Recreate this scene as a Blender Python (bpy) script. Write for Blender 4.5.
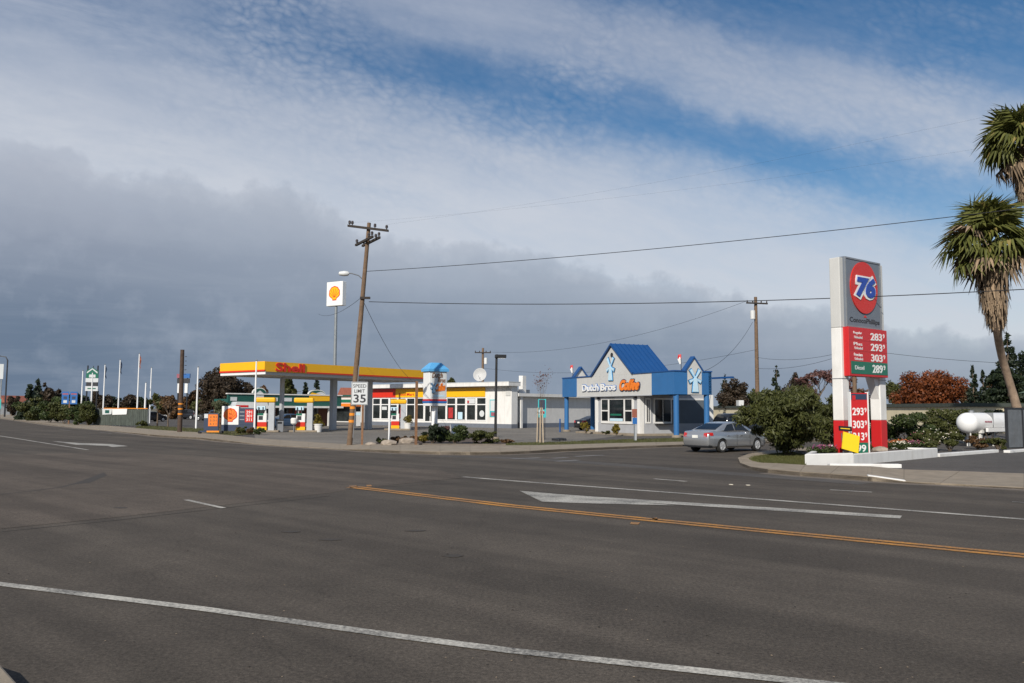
import bpy, bmesh, math, random
import numpy as np
from mathutils import Vector, Matrix
R_ = math.radians
for o in list(bpy.data.objects): bpy.data.objects.remove(o, do_unlink=True)
scene = bpy.context.scene
col = scene.collection

# ---------------------------------------------------------------- camera
FPX, CAMH = 830.0, 2.0
PITCH, ROLL = math.atan((410 - 341.5) / FPX), R_(0.3)
cf = Vector((0, math.cos(PITCH), math.sin(PITCH)))
_u = Vector((0, -math.sin(PITCH), math.cos(PITCH))); _r = Vector((1, 0, 0))
cr = _r * math.cos(ROLL) + _u * math.sin(ROLL)
cu = _u * math.cos(ROLL) - _r * math.sin(ROLL)
cam_d = bpy.data.cameras.new('camera'); cam = bpy.data.objects.new('camera', cam_d); col.objects.link(cam)
cam.matrix_world = Matrix(((cr.x, cu.x, -cf.x, 0), (cr.y, cu.y, -cf.y, 0), (cr.z, cu.z, -cf.z, CAMH), (0, 0, 0, 1)))
cam_d.sensor_width = 36.0; cam_d.lens = FPX / 1024 * 36.0
cam_d.clip_start = 0.1; cam_d.clip_end = 9000
scene.camera = cam

# ---------------------------------------------------------------- sun, sky, exposure
SUN_EL, SUN_AZ = R_(33), R_(180 + 22)          # compass: 0 = +Y (camera forward), clockwise
to_sun = Vector((math.sin(SUN_AZ) * math.cos(SUN_EL), math.cos(SUN_AZ) * math.cos(SUN_EL), math.sin(SUN_EL)))
sd = bpy.data.lights.new('sun', 'SUN'); sd.energy = 4.8; sd.angle = R_(0.53); sd.color = (1.0, 0.94, 0.85)
sun = bpy.data.objects.new('sun', sd); col.objects.link(sun)
sun.rotation_euler = to_sun.to_track_quat('Z', 'Y').to_euler()
sun.location = (-20, -30, 40)
scene.view_settings.view_transform = 'Standard'; scene.view_settings.look = 'None'
scene.view_settings.exposure = 0.0; scene.view_settings.gamma = 1.0
try: scene.view_settings.use_curve_mapping = False
except Exception: pass

def ray(px, py): return cf + cr * ((px - 512) / FPX) + cu * ((341.5 - py) / FPX)
def G(px, py, z=0.0):
    d = ray(px, py); t = (z - CAMH) / d.z
    return Vector((d.x * t, d.y * t, z))
def at(px, py, Y):
    d = ray(px, py); t = Y / d.y
    return Vector((d.x * t, Y, CAMH + d.z * t))

def build_world():
    w = bpy.data.worlds.new('World'); scene.world = w; w.use_nodes = True
    nt = w.node_tree; nt.nodes.clear()
    N = lambda t, **k: _set(nt.nodes.new(t), k)
    def _set(n, k):
        for a, b in k.items(): setattr(n, a, b)
        return n
    L = nt.links.new
    def math_(op, a, b=None, c=None, clamp=False):
        n = nt.nodes.new('ShaderNodeMath'); n.operation = op; n.use_clamp = clamp
        for i, v in enumerate((a, b, c)):
            if v is None: continue
            if isinstance(v, (int, float)): n.inputs[i].default_value = v
            else: L(v, n.inputs[i])
        return n.outputs[0]
    def ramp(fac, pts, interp='EASE'):
        n = nt.nodes.new('ShaderNodeValToRGB'); n.color_ramp.interpolation = interp
        e = n.color_ramp.elements
        while len(e) < len(pts): e.new(0.5)
        for el, (p, c) in zip(e, sorted(pts)):
            el.position = p; el.color = (c, c, c, 1) if isinstance(c, (int, float)) else (*c, 1)
        L(fac, n.inputs[0]); return n.outputs[0]
    def noise(vec, scale, detail=5, rough=0.55, dist=0.0):
        n = nt.nodes.new('ShaderNodeTexNoise'); n.inputs['Scale'].default_value = scale
        n.inputs['Detail'].default_value = detail; n.inputs['Roughness'].default_value = rough
        n.inputs['Distortion'].default_value = dist
        L(vec, n.inputs['Vector']); return n.outputs['Fac']
    def comb(x, y, z=0.0):
        n = nt.nodes.new('ShaderNodeCombineXYZ')
        for i, v in enumerate((x, y, z)):
            if isinstance(v, (int, float)): n.inputs[i].default_value = v
            else: L(v, n.inputs[i])
        return n.outputs[0]
    def mix(f, a, b):
        n = nt.nodes.new('ShaderNodeMix'); n.data_type = 'RGBA'
        if isinstance(f, (int, float)): n.inputs['Factor'].default_value = f
        else: L(f, n.inputs['Factor'])
        for i, v in ((6, a), (7, b)):
            if isinstance(v, tuple): n.inputs[i].default_value = (*v, 1)
            else: L(v, n.inputs[i])
        return n.outputs[2]
    tc = N('ShaderNodeTexCoord'); sep = N('ShaderNodeSeparateXYZ'); L(tc.outputs['Generated'], sep.inputs[0])
    x, y, z = sep.outputs
    az = math_('ARCTAN2', x, y)
    azc = math_('MINIMUM', math_('MAXIMUM', az, -0.8), 0.8)
    el = math_('MAXIMUM', math_('ARCSINE', math_('MINIMUM', math_('MAXIMUM', z, -1), 1)), 0.0)
    tz = math_('TANGENT', azc)
    elc = math_('MINIMUM', el, 1.2)
    q0 = math_('ADD', math_('DIVIDE', math_('TANGENT', elc), math_('COSINE', azc)), math_('MULTIPLY', tz, 0.24))
    # seamless turbulence from the direction itself
    dirn = tc.outputs['Generated']
    warp = noise(dirn, 5.5, 6, 0.6)
    warp2 = noise(dirn, 16.0, 6, 0.62)
    q = math_('ADD', q0, math_('ADD', math_('MULTIPLY', math_('SUBTRACT', warp, 0.5), 0.085), math_('MULTIPLY', math_('SUBTRACT', warp2, 0.5), 0.05)))
    streak = noise(comb(math_('MULTIPLY', tz, 5.0), math_('MULTIPLY', q0, 20.0), z), 1.0, 7, 0.62, 0.4)
    wv = nt.nodes.new('ShaderNodeTexVoronoi'); wv.feature = 'F1'; wv.inputs['Scale'].default_value = 1.0
    wn_ = nt.nodes.new('ShaderNodeTexNoise'); wn_.inputs['Scale'].default_value = 26.0; wn_.inputs['Detail'].default_value = 3; L(dirn, wn_.inputs['Vector'])
    wc_ = nt.nodes.new('ShaderNodeSeparateColor'); L(wn_.outputs['Color'], wc_.inputs[0])
    L(comb(math_('ADD', math_('MULTIPLY', tz, 78.0), math_('MULTIPLY', wc_.outputs[0], 3.5)), math_('ADD', math_('MULTIPLY', q0, 125.0), math_('MULTIPLY', wc_.outputs[1], 3.5)), math_('MULTIPLY', z, 3.0)), wv.inputs['Vector'])
    fine = noise(comb(math_('MULTIPLY', tz, 90.0), math_('MULTIPLY', q0, 150.0), z), 1.0, 5, 0.65, 0.4)
    mott = math_('ADD', math_('MULTIPLY', math_('SUBTRACT', 1.0, wv.outputs['Distance']), 0.55), math_('MULTIPLY', fine, 0.45))
    band = ramp(math_('DIVIDE', q, 0.8), [(0.0, .97), (0.12, .97), (.30, .93), (.385, .80), (.44, .42), (.475, .10), (.50, .08),
                                         (.525, .18), (.56, .66), (.61, .80), (.655, .62), (.69, .20), (.74, .05), (0.85, .05), (1.0, .35)], 'LINEAR')
    # to the left the streaks merge into one veil
    left = ramp(math_('ADD', math_('MULTIPLY', azc, 0.6), 0.5), [(0.0, 1.0), (.20, 1.0), (.33, .60), (.43, .15), (.52, 0.0)], 'LINEAR')
    veil = math_('ADD', 0.62, math_('MULTIPLY', math_('SUBTRACT', streak, 0.5), 0.9))
    amt = math_('ADD', math_('MULTIPLY', band, math_('SUBTRACT', 1.0, left)), math_('MULTIPLY', math_('MAXIMUM', band, veil), left))
    amt = math_('ADD', amt, math_('MULTIPLY', math_('SUBTRACT', streak, 0.5), 0.55))
    big0 = noise(dirn, 4.2, 3, 0.5)
    clampd = math_('MINIMUM', math_('MAXIMUM', amt, 0.0), 1.0)
    edge_w = math_('ADD', math_('MULTIPLY', math_('MULTIPLY', clampd, math_('SUBTRACT', 1.0, clampd)), 4.0), 0.35)
    amt = math_('ADD', clampd, math_('MULTIPLY', math_('MULTIPLY', math_('SUBTRACT', mott, 0.52), edge_w), math_('MULTIPLY', math_('MAXIMUM', math_('SUBTRACT', elc, 0.14), 0.0), math_('ADD', 0.35, math_('MULTIPLY', math_('MAXIMUM', math_('SUBTRACT', big0, 0.42), 0.0), 9.0)))), clamp=True)
    # the grey bank low on the horizon: its top edge runs down to the right
    edge = [(-200, 140), (0, 152), (90, 170), (200, 186), (290, 190), (335, 212), (360, 238), (480, 252), (600, 270), (720, 296), (830, 318), (1024, 345), (1250, 362)]
    pts = []
    for px, py in edge:
        d = ray(px, py).normalized()
        pts.append(((math.atan2(d.x, d.y) * 0.6 + 0.5), math.asin(d.z) / 0.5))
    bank_el = math_('MULTIPLY', ramp(math_('ADD', math_('MULTIPLY', azc, 0.6), 0.5), pts, 'LINEAR'), 0.5)
    puff = noise(dirn, 22.0, 5, 0.6)
    big = noise(dirn, 7.0, 5, 0.6)
    h = math_('SUBTRACT', bank_el, el)
    h = math_('ADD', h, math_('MULTIPLY', math_('SUBTRACT', puff, 0.5), 0.055))
    h = math_('ADD', h, math_('MULTIPLY', math_('SUBTRACT', big, 0.5), 0.075))
    bank = ramp(math_('ADD', math_('MULTIPLY', h, 6.0), 0.3), [(0.0, 0.0), (.25, .0), (.31, .42), (.42, .72), (.75, 1.0)], 'LINEAR')
    lay = noise(comb(math_('MULTIPLY', tz, 4.0), math_('MULTIPLY', el, 42.0), z), 1.0, 6, 0.6, 0.5)
    bcol = mix(ramp(el, [(0.0, 0.0), (0.09, .06), (0.19, .66), (0.27, 1.0)], 'LINEAR'), (1.18, 1.74, 2.62), (3.7, 4.08, 4.95))
    bcol = mix(ramp(math_('ADD', math_('MULTIPLY', azc, 0.6), 0.5), [(.0, 0.0), (.21, .0), (.32, .38), (.50, .60), (1.0, .60)], 'LINEAR'), bcol, (3.1, 3.7, 4.6))
    bcol = mix(math_('MULTIPLY', math_('SUBTRACT', lay, 0.45), 1.0, clamp=True), bcol, (3.4, 3.9, 4.7))
    bcol = mix(math_('MULTIPLY', math_('SUBTRACT', puff, 0.5), 1.0, clamp=True), bcol, (4.3, 4.8, 5.7))
    sky = N('ShaderNodeTexSky'); sky.sky_type = 'NISHITA'; sky.sun_disc = False
    sky.sun_elevation = SUN_EL; sky.sun_rotation = SUN_AZ
    sky.altitude = 20; sky.air_density = 1.0; sky.dust_density = 0.4; sky.ozone_density = 1.6
    hs = N('ShaderNodeHueSaturation'); hs.inputs['Saturation'].default_value = 1.28; hs.inputs['Value'].default_value = 0.86
    L(sky.outputs[0], hs.inputs['Color'])
    wcol = mix(ramp(el, [(0.0, 1.0), (.25, 1.0), (.33, .62), (.44, .12), (1.0, .0)], 'LINEAR'), (3.2, 3.75, 4.9), (6.1, 6.45, 7.1))
    wcol = mix(math_('MULTIPLY', warp2, 0.35), wcol, (5.2, 5.6, 6.6))
    rim = ramp(math_('ADD', math_('MULTIPLY', h, 5.0), 0.5), [(0.0, 0.0), (.12, .0), (.36, .75), (.52, .9), (1.0, .9)], 'LINEAR')
    wcol = mix(math_('MULTIPLY', rim, 0.55), wcol, (6.2, 6.5, 7.1))
    amt = math_('MAXIMUM', amt, math_('MULTIPLY', rim, 0.9))
    c = mix(math_('MULTIPLY', amt, 0.92), hs.outputs[0], wcol)
    c = mix(math_('MULTIPLY', bank, 0.95), c, bcol)
    bg = N('ShaderNodeBackground'); bg.inputs['Strength'].default_value = 0.1
    L(c, bg.inputs['Color'])
    out = N('ShaderNodeOutputWorld'); L(bg.outputs[0], out.inputs['Surface'])
build_world()

# ---------------------------------------------------------------- materials
M = {}
def mat(name, color, rough=0.6, metal=0.0, var=0.12, scale=3.0, bump=0.0, bscale=60.0, spec=0.5, coat=0.0, stain=0.0, island=0.0):
    if name in M: return M[name]
    m = bpy.data.materials.new(name); m.use_nodes = True; nt = m.node_tree
    b = nt.nodes['Principled BSDF']; L = nt.links.new
    b.inputs['Roughness'].default_value = rough; b.inputs['Metallic'].default_value = metal
    b.inputs['Specular IOR Level'].default_value = spec
    if coat: b.inputs['Coat Weight'].default_value = coat; b.inputs['Coat Roughness'].default_value = 0.08
    tc = nt.nodes.new('ShaderNodeTexCoord')
    geo = nt.nodes.new('ShaderNodeNewGeometry')
    n = nt.nodes.new('ShaderNodeTexNoise'); n.inputs['Scale'].default_value = scale; n.inputs['Detail'].default_value = 6
    n.inputs['Roughness'].default_value = 0.6
    L(tc.outputs['Object'], n.inputs['Vector'])
    cr_ = nt.nodes.new('ShaderNodeValToRGB')
    lo = tuple(max(0, c * (1 - var)) for c in color); hi = tuple(min(1, c * (1 + var)) for c in color)
    cr_.color_ramp.elements[0].position = 0.3; cr_.color_ramp.elements[1].position = 0.7
    cr_.color_ramp.elements[0].color = (*lo, 1); cr_.color_ramp.elements[1].color = (*hi, 1)
    L(n.outputs['Fac'], cr_.inputs[0]); out = cr_.outputs[0]
    if island:
        hs = nt.nodes.new('ShaderNodeHueSaturation')
        mr = nt.nodes.new('ShaderNodeMapRange'); mr.inputs[3].default_value = 1 - island; mr.inputs[4].default_value = 1 + island
        L(geo.outputs['Random Per Island'], mr.inputs[0]); L(mr.outputs[0], hs.inputs['Value'])
        L(out, hs.inputs['Color']); out = hs.outputs[0]
    if stain:
        n2 = nt.nodes.new('ShaderNodeTexNoise'); n2.inputs['Scale'].default_value = 0.9; n2.inputs['Detail'].default_value = 9
        mp = nt.nodes.new('ShaderNodeMapping'); mp.inputs['Scale'].default_value = (2.5, 2.5, 0.7)
        L(tc.outputs['Object'], mp.inputs[0]); L(mp.outputs[0], n2.inputs['Vector'])
        r2 = nt.nodes.new('ShaderNodeValToRGB'); r2.color_ramp.elements[0].position = 0.48; r2.color_ramp.elements[1].position = 0.75
        r2.color_ramp.elements[0].color = (0, 0, 0, 1); r2.color_ramp.elements[1].color = (stain, stain, stain, 1)
        L(n2.outputs['Fac'], r2.inputs[0])
        mx = nt.nodes.new('ShaderNodeMix'); mx.data_type = 'RGBA'
        mx.inputs[7].default_value = (color[0] * .45 + .03, color[1] * .42 + .025, color[2] * .36 + .02, 1)
        L(r2.outputs[0], mx.inputs['Factor']); L(out, mx.inputs[6]); out = mx.outputs[2]
    L(out, b.inputs['Base Color'])
    if bump:
        nb = nt.nodes.new('ShaderNodeTexNoise'); nb.inputs['Scale'].default_value = bscale; nb.inputs['Detail'].default_value = 5
        L(tc.outputs['Object'], nb.inputs['Vector'])
        bp = nt.nodes.new('ShaderNodeBump'); bp.inputs['Strength'].default_value = bump; bp.inputs['Distance'].default_value = 0.02
        L(nb.outputs['Fac'], bp.inputs['Height']); L(bp.outputs[0], b.inputs['Normal'])
    M[name] = m; return m

def leafmat(name, c1, c2, c3=None, trans=0.25):
    if name in M: return M[name]
    m = bpy.data.materials.new(name); m.use_nodes = True; nt = m.node_tree; L = nt.links.new
    b = nt.nodes['Principled BSDF']; b.inputs['Roughness'].default_value = 0.55; b.inputs['Specular IOR Level'].default_value = 0.3
    geo = nt.nodes.new('ShaderNodeNewGeometry'); tc = nt.nodes.new('ShaderNodeTexCoord')
    rp = nt.nodes.new('ShaderNodeValToRGB'); e = rp.color_ramp.elements
    e[0].color = (*c1, 1); e[1].color = (*c2, 1)
    if c3: k = e.new(0.9); k.color = (*c2, 1); e[-1].color = (*c3, 1); e[-1].position = 1.0
    n = nt.nodes.new('ShaderNodeTexNoise'); n.inputs['Scale'].default_value = 0.9; n.inputs['Detail'].default_value = 3
    L(tc.outputs['Object'], n.inputs['Vector'])
    ad = nt.nodes.new('ShaderNodeMath'); ad.operation = 'MULTIPLY_ADD'; ad.inputs[1].default_value = 0.65; ad.use_clamp = True
    L(geo.outputs['Random Per Island'], ad.inputs[0])
    sb = nt.nodes.new('ShaderNodeMath'); sb.operation = 'MULTIPLY_ADD'; sb.inputs[1].default_value = 0.9; sb.inputs[2].default_value = -0.28
    L(n.outputs['Fac'], sb.inputs[0]); L(sb.outputs[0], ad.inputs[2])
    L(ad.outputs[0], rp.inputs[0]); L(rp.outputs[0], b.inputs['Base Color'])
    tr = nt.nodes.new('ShaderNodeBsdfTranslucent'); L(rp.outputs[0], tr.inputs['Color'])
    mx = nt.nodes.new('ShaderNodeMixShader'); mx.inputs[0].default_value = trans
    L(b.outputs[0], mx.inputs[1]); L(tr.outputs[0], mx.inputs[2])
    L(mx.outputs[0], nt.nodes['Material Output'].inputs['Surface'])
    M[name] = m; return m

ROAD_ANG = math.atan2(*(lambda a, b: (b.y - a.y, b.x - a.x))(G(160, 437), G(470, 455)))
def asphalt(name, c, worn, streaks=True):
    m = bpy.data.materials.new(name); m.use_nodes = True; nt = m.node_tree; L = nt.links.new
    b = nt.nodes['Principled BSDF']; b.inputs['Roughness'].default_value = 0.88; b.inputs['Specular IOR Level'].default_value = 0.25
    tc = nt.nodes.new('ShaderNodeTexCoord')
    def noise(scale, detail=6, vec=None, rough=0.6):
        n = nt.nodes.new('ShaderNodeTexNoise'); n.inputs['Scale'].default_value = scale; n.inputs['Detail'].default_value = detail
        n.inputs['Roughness'].default_value = rough
        L(vec or tc.outputs['Object'], n.inputs['Vector']); return n.outputs['Fac']
    def rng(f, a, bb, c0, c1):
        r = nt.nodes.new('ShaderNodeMapRange'); r.inputs[1].default_value = a; r.inputs[2].default_value = bb
        r.inputs[3].default_value = c0; r.inputs[4].default_value = c1; L(f, r.inputs[0]); return r.outputs[0]
    def mul(a, b_):
        r = nt.nodes.new('ShaderNodeMath'); r.operation = 'MULTIPLY'; L(a, r.inputs[0]); L(b_, r.inputs[1]); return r.outputs[0]
    mp = nt.nodes.new('ShaderNodeMapping'); mp.inputs['Rotation'].default_value = (0, 0, -ROAD_ANG); mp.inputs['Scale'].default_value = (0.05, 0.9, 1)
    mp.vector_type = 'TEXTURE'
    mp2 = nt.nodes.new('ShaderNodeMapping'); mp2.inputs['Rotation'].default_value = (0, 0, -ROAD_ANG)
    L(tc.outputs['Object'], mp2.inputs[0])
    mp3 = nt.nodes.new('ShaderNodeMapping'); mp3.inputs['Scale'].default_value = (0.045, 0.75, 1); L(mp2.outputs[0], mp3.inputs[0])
    f = rng(noise(0.22, 6), 0.3, 0.7, 0.86, 1.16)
    f = mul(f, rng(noise(1.7, 7), 0.25, 0.75, 0.86, 1.14))
    if streaks: f = mul(f, rng(noise(1.0, 6, mp3.outputs[0]), 0.40, 0.60, 0.82, 1.16))
    f = mul(f, rng(noise(24, 5, rough=0.85), 0.32, 0.68, 0.45, 1.6))
    v = nt.nodes.new('ShaderNodeTexVoronoi'); v.inputs['Scale'].default_value = 70; L(tc.outputs['Object'], v.inputs['Vector'])
    f = mul(f, rng(v.outputs['Distance'], 0.0, 0.6, 1.25, 0.82))
    # small oil spots and pale scuffs
    f = mul(f, rng(noise(0.9, 8, rough=0.72), 0.62, 0.74, 1.0, 0.72))
    f = mul(f, rng(noise(2.6, 9, rough=0.75), 0.66, 0.76, 1.0, 1.35))
    # hairline cracks
    vc = nt.nodes.new('ShaderNodeTexVoronoi'); vc.feature = 'DISTANCE_TO_EDGE'; vc.inputs['Scale'].default_value = 0.16
    wn = nt.nodes.new('ShaderNodeTexNoise'); wn.inputs['Scale'].default_value = 0.8; wn.inputs['Detail'].default_value = 7; L(tc.outputs['Object'], wn.inputs['Vector'])
    va = nt.nodes.new('ShaderNodeMix'); va.data_type = 'RGBA'; va.blend_type = 'ADD'; va.inputs['Factor'].default_value = 1.9
    L(tc.outputs['Object'], va.inputs[6]); L(wn.outputs['Color'], va.inputs[7]); L(va.outputs[2], vc.inputs['Vector'])
    f = mul(f, rng(vc.outputs['Distance'], 0.0, 0.003, 0.80, 1.0))
    mx = nt.nodes.new('ShaderNodeMix'); mx.data_type = 'RGBA'; mx.inputs[6].default_value = (*c, 1); mx.inputs[7].default_value = (*worn, 1)
    L(noise(0.11, 5), mx.inputs['Factor'])
    mm = nt.nodes.new('ShaderNodeMix'); mm.data_type = 'RGBA'; mm.blend_type = 'MULTIPLY'; mm.inputs['Factor'].default_value = 1
    cv = nt.nodes.new('ShaderNodeCombineColor')
    for i in range(3): L(f, cv.inputs[i])
    L(mx.outputs[2], mm.inputs[6]); L(cv.outputs[0], mm.inputs[7]); L(mm.outputs[2], b.inputs['Base Color'])
    bp = nt.nodes.new('ShaderNodeBump'); bp.inputs['Strength'].default_value = 0.35; bp.inputs['Distance'].default_value = 0.01
    L(noise(60, 4), bp.inputs['Height']); L(bp.outputs[0], b.inputs['Normal'])
    M[name] = m; return m

def paintmat(name, color, wear=0.5):
    m = bpy.data.materials.new(name); m.use_nodes = True; nt = m.node_tree; L = nt.links.new
    b = nt.nodes['Principled BSDF']; b.inputs['Roughness'].default_value = 0.7
    tc = nt.nodes.new('ShaderNodeTexCoord')
    n = nt.nodes.new('ShaderNodeTexNoise'); n.inputs['Scale'].default_value = 26; n.inputs['Detail'].default_value = 8; n.inputs['Roughness'].default_value = 0.7
    n2 = nt.nodes.new('ShaderNodeTexNoise'); n2.inputs['Scale'].default_value = 1.1; n2.inputs['Detail'].default_value = 6
    L(tc.outputs['Object'], n.inputs['Vector']); L(tc.outputs['Object'], n2.inputs['Vector'])
    ad = nt.nodes.new('ShaderNodeMath'); ad.operation = 'MULTIPLY_ADD'; ad.inputs[1].default_value = 0.6
    L(n2.outputs['Fac'], ad.inputs[0]); L(n.outputs['Fac'], ad.inputs[2])
    r = nt.nodes.new('ShaderNodeValToRGB')
    r.color_ramp.elements[0].position = 0.5 + 0.14 * (1 - wear); r.color_ramp.elements[1].position = 0.95 + 0.2 * (1 - wear)
    r.color_ramp.elements[0].color = (*color, 1); r.color_ramp.elements[1].color = (0.075, 0.07, 0.063, 1)
    L(ad.outputs[0], r.inputs[0]); L(r.outputs[0], b.inputs['Base Color']); M[name] = m; return m

asphalt('road_asphalt', (0.072, 0.060, 0.048), (0.092, 0.077, 0.061))
asphalt('patch_asphalt', (0.088, 0.071, 0.056), (0.105, 0.085, 0.067))
asphalt('lot_asphalt', (0.075, 0.068, 0.062), (0.11, 0.10, 0.09), False)
asphalt('forecourt_concrete', (0.15, 0.138, 0.12), (0.215, 0.195, 0.168), False)
mat('tar', (0.042, 0.035, 0.028), 0.9, var=0.3, scale=20)
paintmat('white_line', (0.56, 0.53, 0.46), 0.25); paintmat('yellow_line', (0.60, 0.255, 0.022), 0.25)
paintmat('old_line', (0.26, 0.25, 0.23), 0.6)
mat('concrete', (0.26, 0.215, 0.16), 0.9, var=0.16, scale=1.3, bump=.3, bscale=40, stain=.5)
mat('gutter', (0.15, 0.125, 0.10), 0.9, var=0.2, scale=2.0, bump=.3, bscale=40, stain=.5)
mat('dirt', (0.13, 0.105, 0.07), 0.95, var=0.35, scale=0.5, bump=.4, bscale=12)
mat('far_ground', (0.12, 0.11, 0.075), 0.95, var=0.35, scale=0.05)
mat('soil', (0.085, 0.06, 0.045), 0.95, var=0.4, scale=6, bump=.6, bscale=20)
mat('lawn_base', (0.075, 0.072, 0.028), 0.9, var=0.35, scale=4)
mat('white_paint', (0.72, 0.71, 0.68), 0.55, var=0.05, scale=1.5, stain=.32)
mat('white_metal', (0.78, 0.78, 0.77), 0.38, var=0.03, scale=2, stain=.06)
mat('sign_white', (0.76, 0.76, 0.74), 0.35, var=0.02)
mat('dish_white', (0.46, 0.46, 0.45), 0.6, var=.06)
mat('sheet_white', (0.60, 0.62, 0.62), 0.35, var=0.04)
mat('shade_wall', (0.10, 0.12, 0.14), 0.8, var=0.08, scale=2, stain=.2)  # kiosk end wall tone, darkened to carry the deep canopy shade
mat('grey_wall', (0.36, 0.37, 0.39), 0.8, var=0.06, scale=2, bump=.1, stain=.2)
mat('grey_fascia', (0.52, 0.52, 0.50), 0.6, var=0.04, scale=1, stain=.12)
mat('wing_wall', (0.62, 0.61, 0.585), 0.8, var=0.05, stain=.2)
mat('base_grey', (0.14, 0.155, 0.185), 0.8, var=0.1)
mat('blue_paint', (0.030, 0.135, 0.33), 0.42, var=0.06, scale=1, stain=.1)
mat('roof_blue', (0.012, 0.07, 0.22), 0.38, var=0.05, scale=1)
mat('sky_blue', (0.10, 0.36, 0.66), 0.4, var=0.05)
mat('pale_blue', (0.50, 0.68, 0.78), 0.4, var=0.04)
mat('sign_red', (0.52, 0.018, 0.02), 0.35, var=0.04)
mat('sign_orange_red', (0.55, 0.022, 0.012), 0.35, var=0.04)
mat('sign_green', (0.012, 0.14, 0.085), 0.35, var=0.05)
mat('sign_grey', (0.145, 0.165, 0.195), 0.4, var=0.05)
mat('sign_navy', (0.03, 0.045, 0.085), 0.45, var=0.08)
mat('sign_blue', (0.015, 0.055, 0.33), 0.35, var=0.04)
mat('info_blue', (0.025, 0.13, 0.38), 0.4, var=0.05)
mat('shell_yellow', (0.84, 0.44, 0.008), 0.38, var=0.03, scale=.6)
mat('shell_red', (0.62, 0.03, 0.012), 0.38, var=0.04)
mat('orange_paint', (0.72, 0.25, 0.02), 0.4, var=0.04)
mat('bright_orange', (0.80, 0.20, 0.02), 0.4, var=0.04)
mat('safety_yellow', (0.80, 0.55, 0.01), 0.5, var=0.04)
mat('teal_paint', (0.05, 0.42, 0.45), 0.45, var=0.05)
mat('dark_green', (0.012, 0.085, 0.068), 0.6, var=0.1)
mat('black_paint', (0.012, 0.012, 0.013), 0.45, var=0.15)
mat('dark_metal', (0.035, 0.036, 0.04), 0.5, metal=.3, var=0.2)
mat('grey_metal', (0.30, 0.31, 0.32), 0.45, metal=.5, var=0.1)
mat('pole_grey', (0.25, 0.27, 0.28), 0.5, metal=.3, var=0.1)
mat('cladding_grey', (0.42, 0.44, 0.46), 0.5, var=0.06)
mat('soffit', (0.48, 0.47, 0.44), 0.6, var=0.06)
mat('cabinet_grey', (0.12, 0.13, 0.14), 0.6, var=0.15, stain=.3)
mat('pole_wood', (0.155, 0.10, 0.062), 0.9, var=0.3, scale=5, bump=.5, bscale=30, stain=.4)
mat('dark_wood', (0.07, 0.045, 0.032), 0.9, var=0.3, scale=5, bump=.5, bscale=30)
mat('arm_wood', (0.035, 0.028, 0.024), 0.9, var=0.3, scale=5)
mat('post_brown', (0.20, 0.105, 0.055), 0.85, var=0.25, scale=6, bump=.3)
mat('bark', (0.13, 0.095, 0.065), 0.95, var=0.35, scale=8, bump=.8, bscale=25)
mat('palm_bark', (0.30, 0.215, 0.15), 0.95, var=0.3, scale=3, bump=.9, bscale=18)
mat('stake_wood', (0.42, 0.34, 0.25), 0.85, var=0.15)
mat('glass', (0.012, 0.015, 0.018), 0.06, var=0.3, scale=.8, spec=.6)
mat('store_glass', (0.022, 0.026, 0.026), 0.08, var=0.55, scale=1.1, spec=.5)
mat('car_glass', (0.010, 0.012, 0.015), 0.04, var=0.1, spec=.6)
mat('rubber', (0.018, 0.018, 0.018), 0.85, var=0.2)
mat('rim', (0.55, 0.56, 0.57), 0.35, metal=.45, var=0.05)
mat('car_silver', (0.42, 0.435, 0.455), 0.20, metal=.65, var=0.03, coat=.7)
mat('car_dark', (0.018, 0.02, 0.026), 0.3, metal=.2, var=0.05, coat=.6)
mat('car_blue', (0.05, 0.09, 0.16), 0.35, metal=.3, var=0.05, coat=.6)
mat('car_white', (0.55, 0.55, 0.54), 0.35, var=0.03, coat=.5)
mat('car_charcoal', (0.05, 0.052, 0.055), 0.35, metal=.3, var=0.05, coat=.5)
mat('lamp_red', (0.45, 0.02, 0.02), 0.2, var=0.1, coat=.5)
mat('lamp_clear', (0.6, 0.6, 0.58), 0.15, var=0.1, coat=.5)
mat('plate', (0.7, 0.7, 0.66), 0.5, var=0.1)
mat('cream_wall', (0.66, 0.58, 0.40), 0.85, var=0.06, scale=.7, stain=.2)
mat('roof_dark', (0.05, 0.06, 0.05), 0.9, var=0.2)
mat('roof_red', (0.26, 0.085, 0.055), 0.85, var=0.2)
mat('roof_green', (0.10, 0.15, 0.10), 0.85, var=0.2)
mat('fence_board', (0.085, 0.10, 0.085), 0.85, var=0.25, scale=1.6, stain=.4)
mat('wire', (0.012, 0.012, 0.014), 0.6, var=0.1)
mat('porcelain', (0.05, 0.04, 0.04), 0.3, var=0.2)
mat('lamp_white', (0.62, 0.63, 0.62), 0.35, var=0.05)
mat('dead_frond', (0.23, 0.165, 0.105), 0.9, var=0.2, island=.45)
mat('brown_door', (0.13, 0.045, 0.025), 0.6, var=0.15)
mat('poster_red', (0.42, 0.03, 0.03), 0.5, var=0.3, scale=4)
mat('dark_print', (0.03, 0.03, 0.035), 0.5, var=0.1)
mat('pot_white', (0.7, 0.69, 0.66), 0.6, var=0.06)
mat('rock', (0.30, 0.25, 0.20), 0.9, var=0.3, scale=3, bump=.6, bscale=8)
mat('flower_white', (0.60, 0.55, 0.44), 0.7, var=0.1); mat('flower_pink', (0.30, 0.09, 0.12), 0.7, var=0.2)
mat('flower_orange', (0.45, 0.12, 0.03), 0.7, var=0.2); mat('flower_purple', (0.23, 0.05, 0.14), 0.7, var=0.3)
mat('brown_leaf', (0.20, 0.10, 0.06), 0.8, var=0.3, island=.4)
leafmat('leaf_olive', (0.030, 0.038, 0.010), (0.098, 0.105, 0.030), (0.18, 0.15, 0.05))
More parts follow.
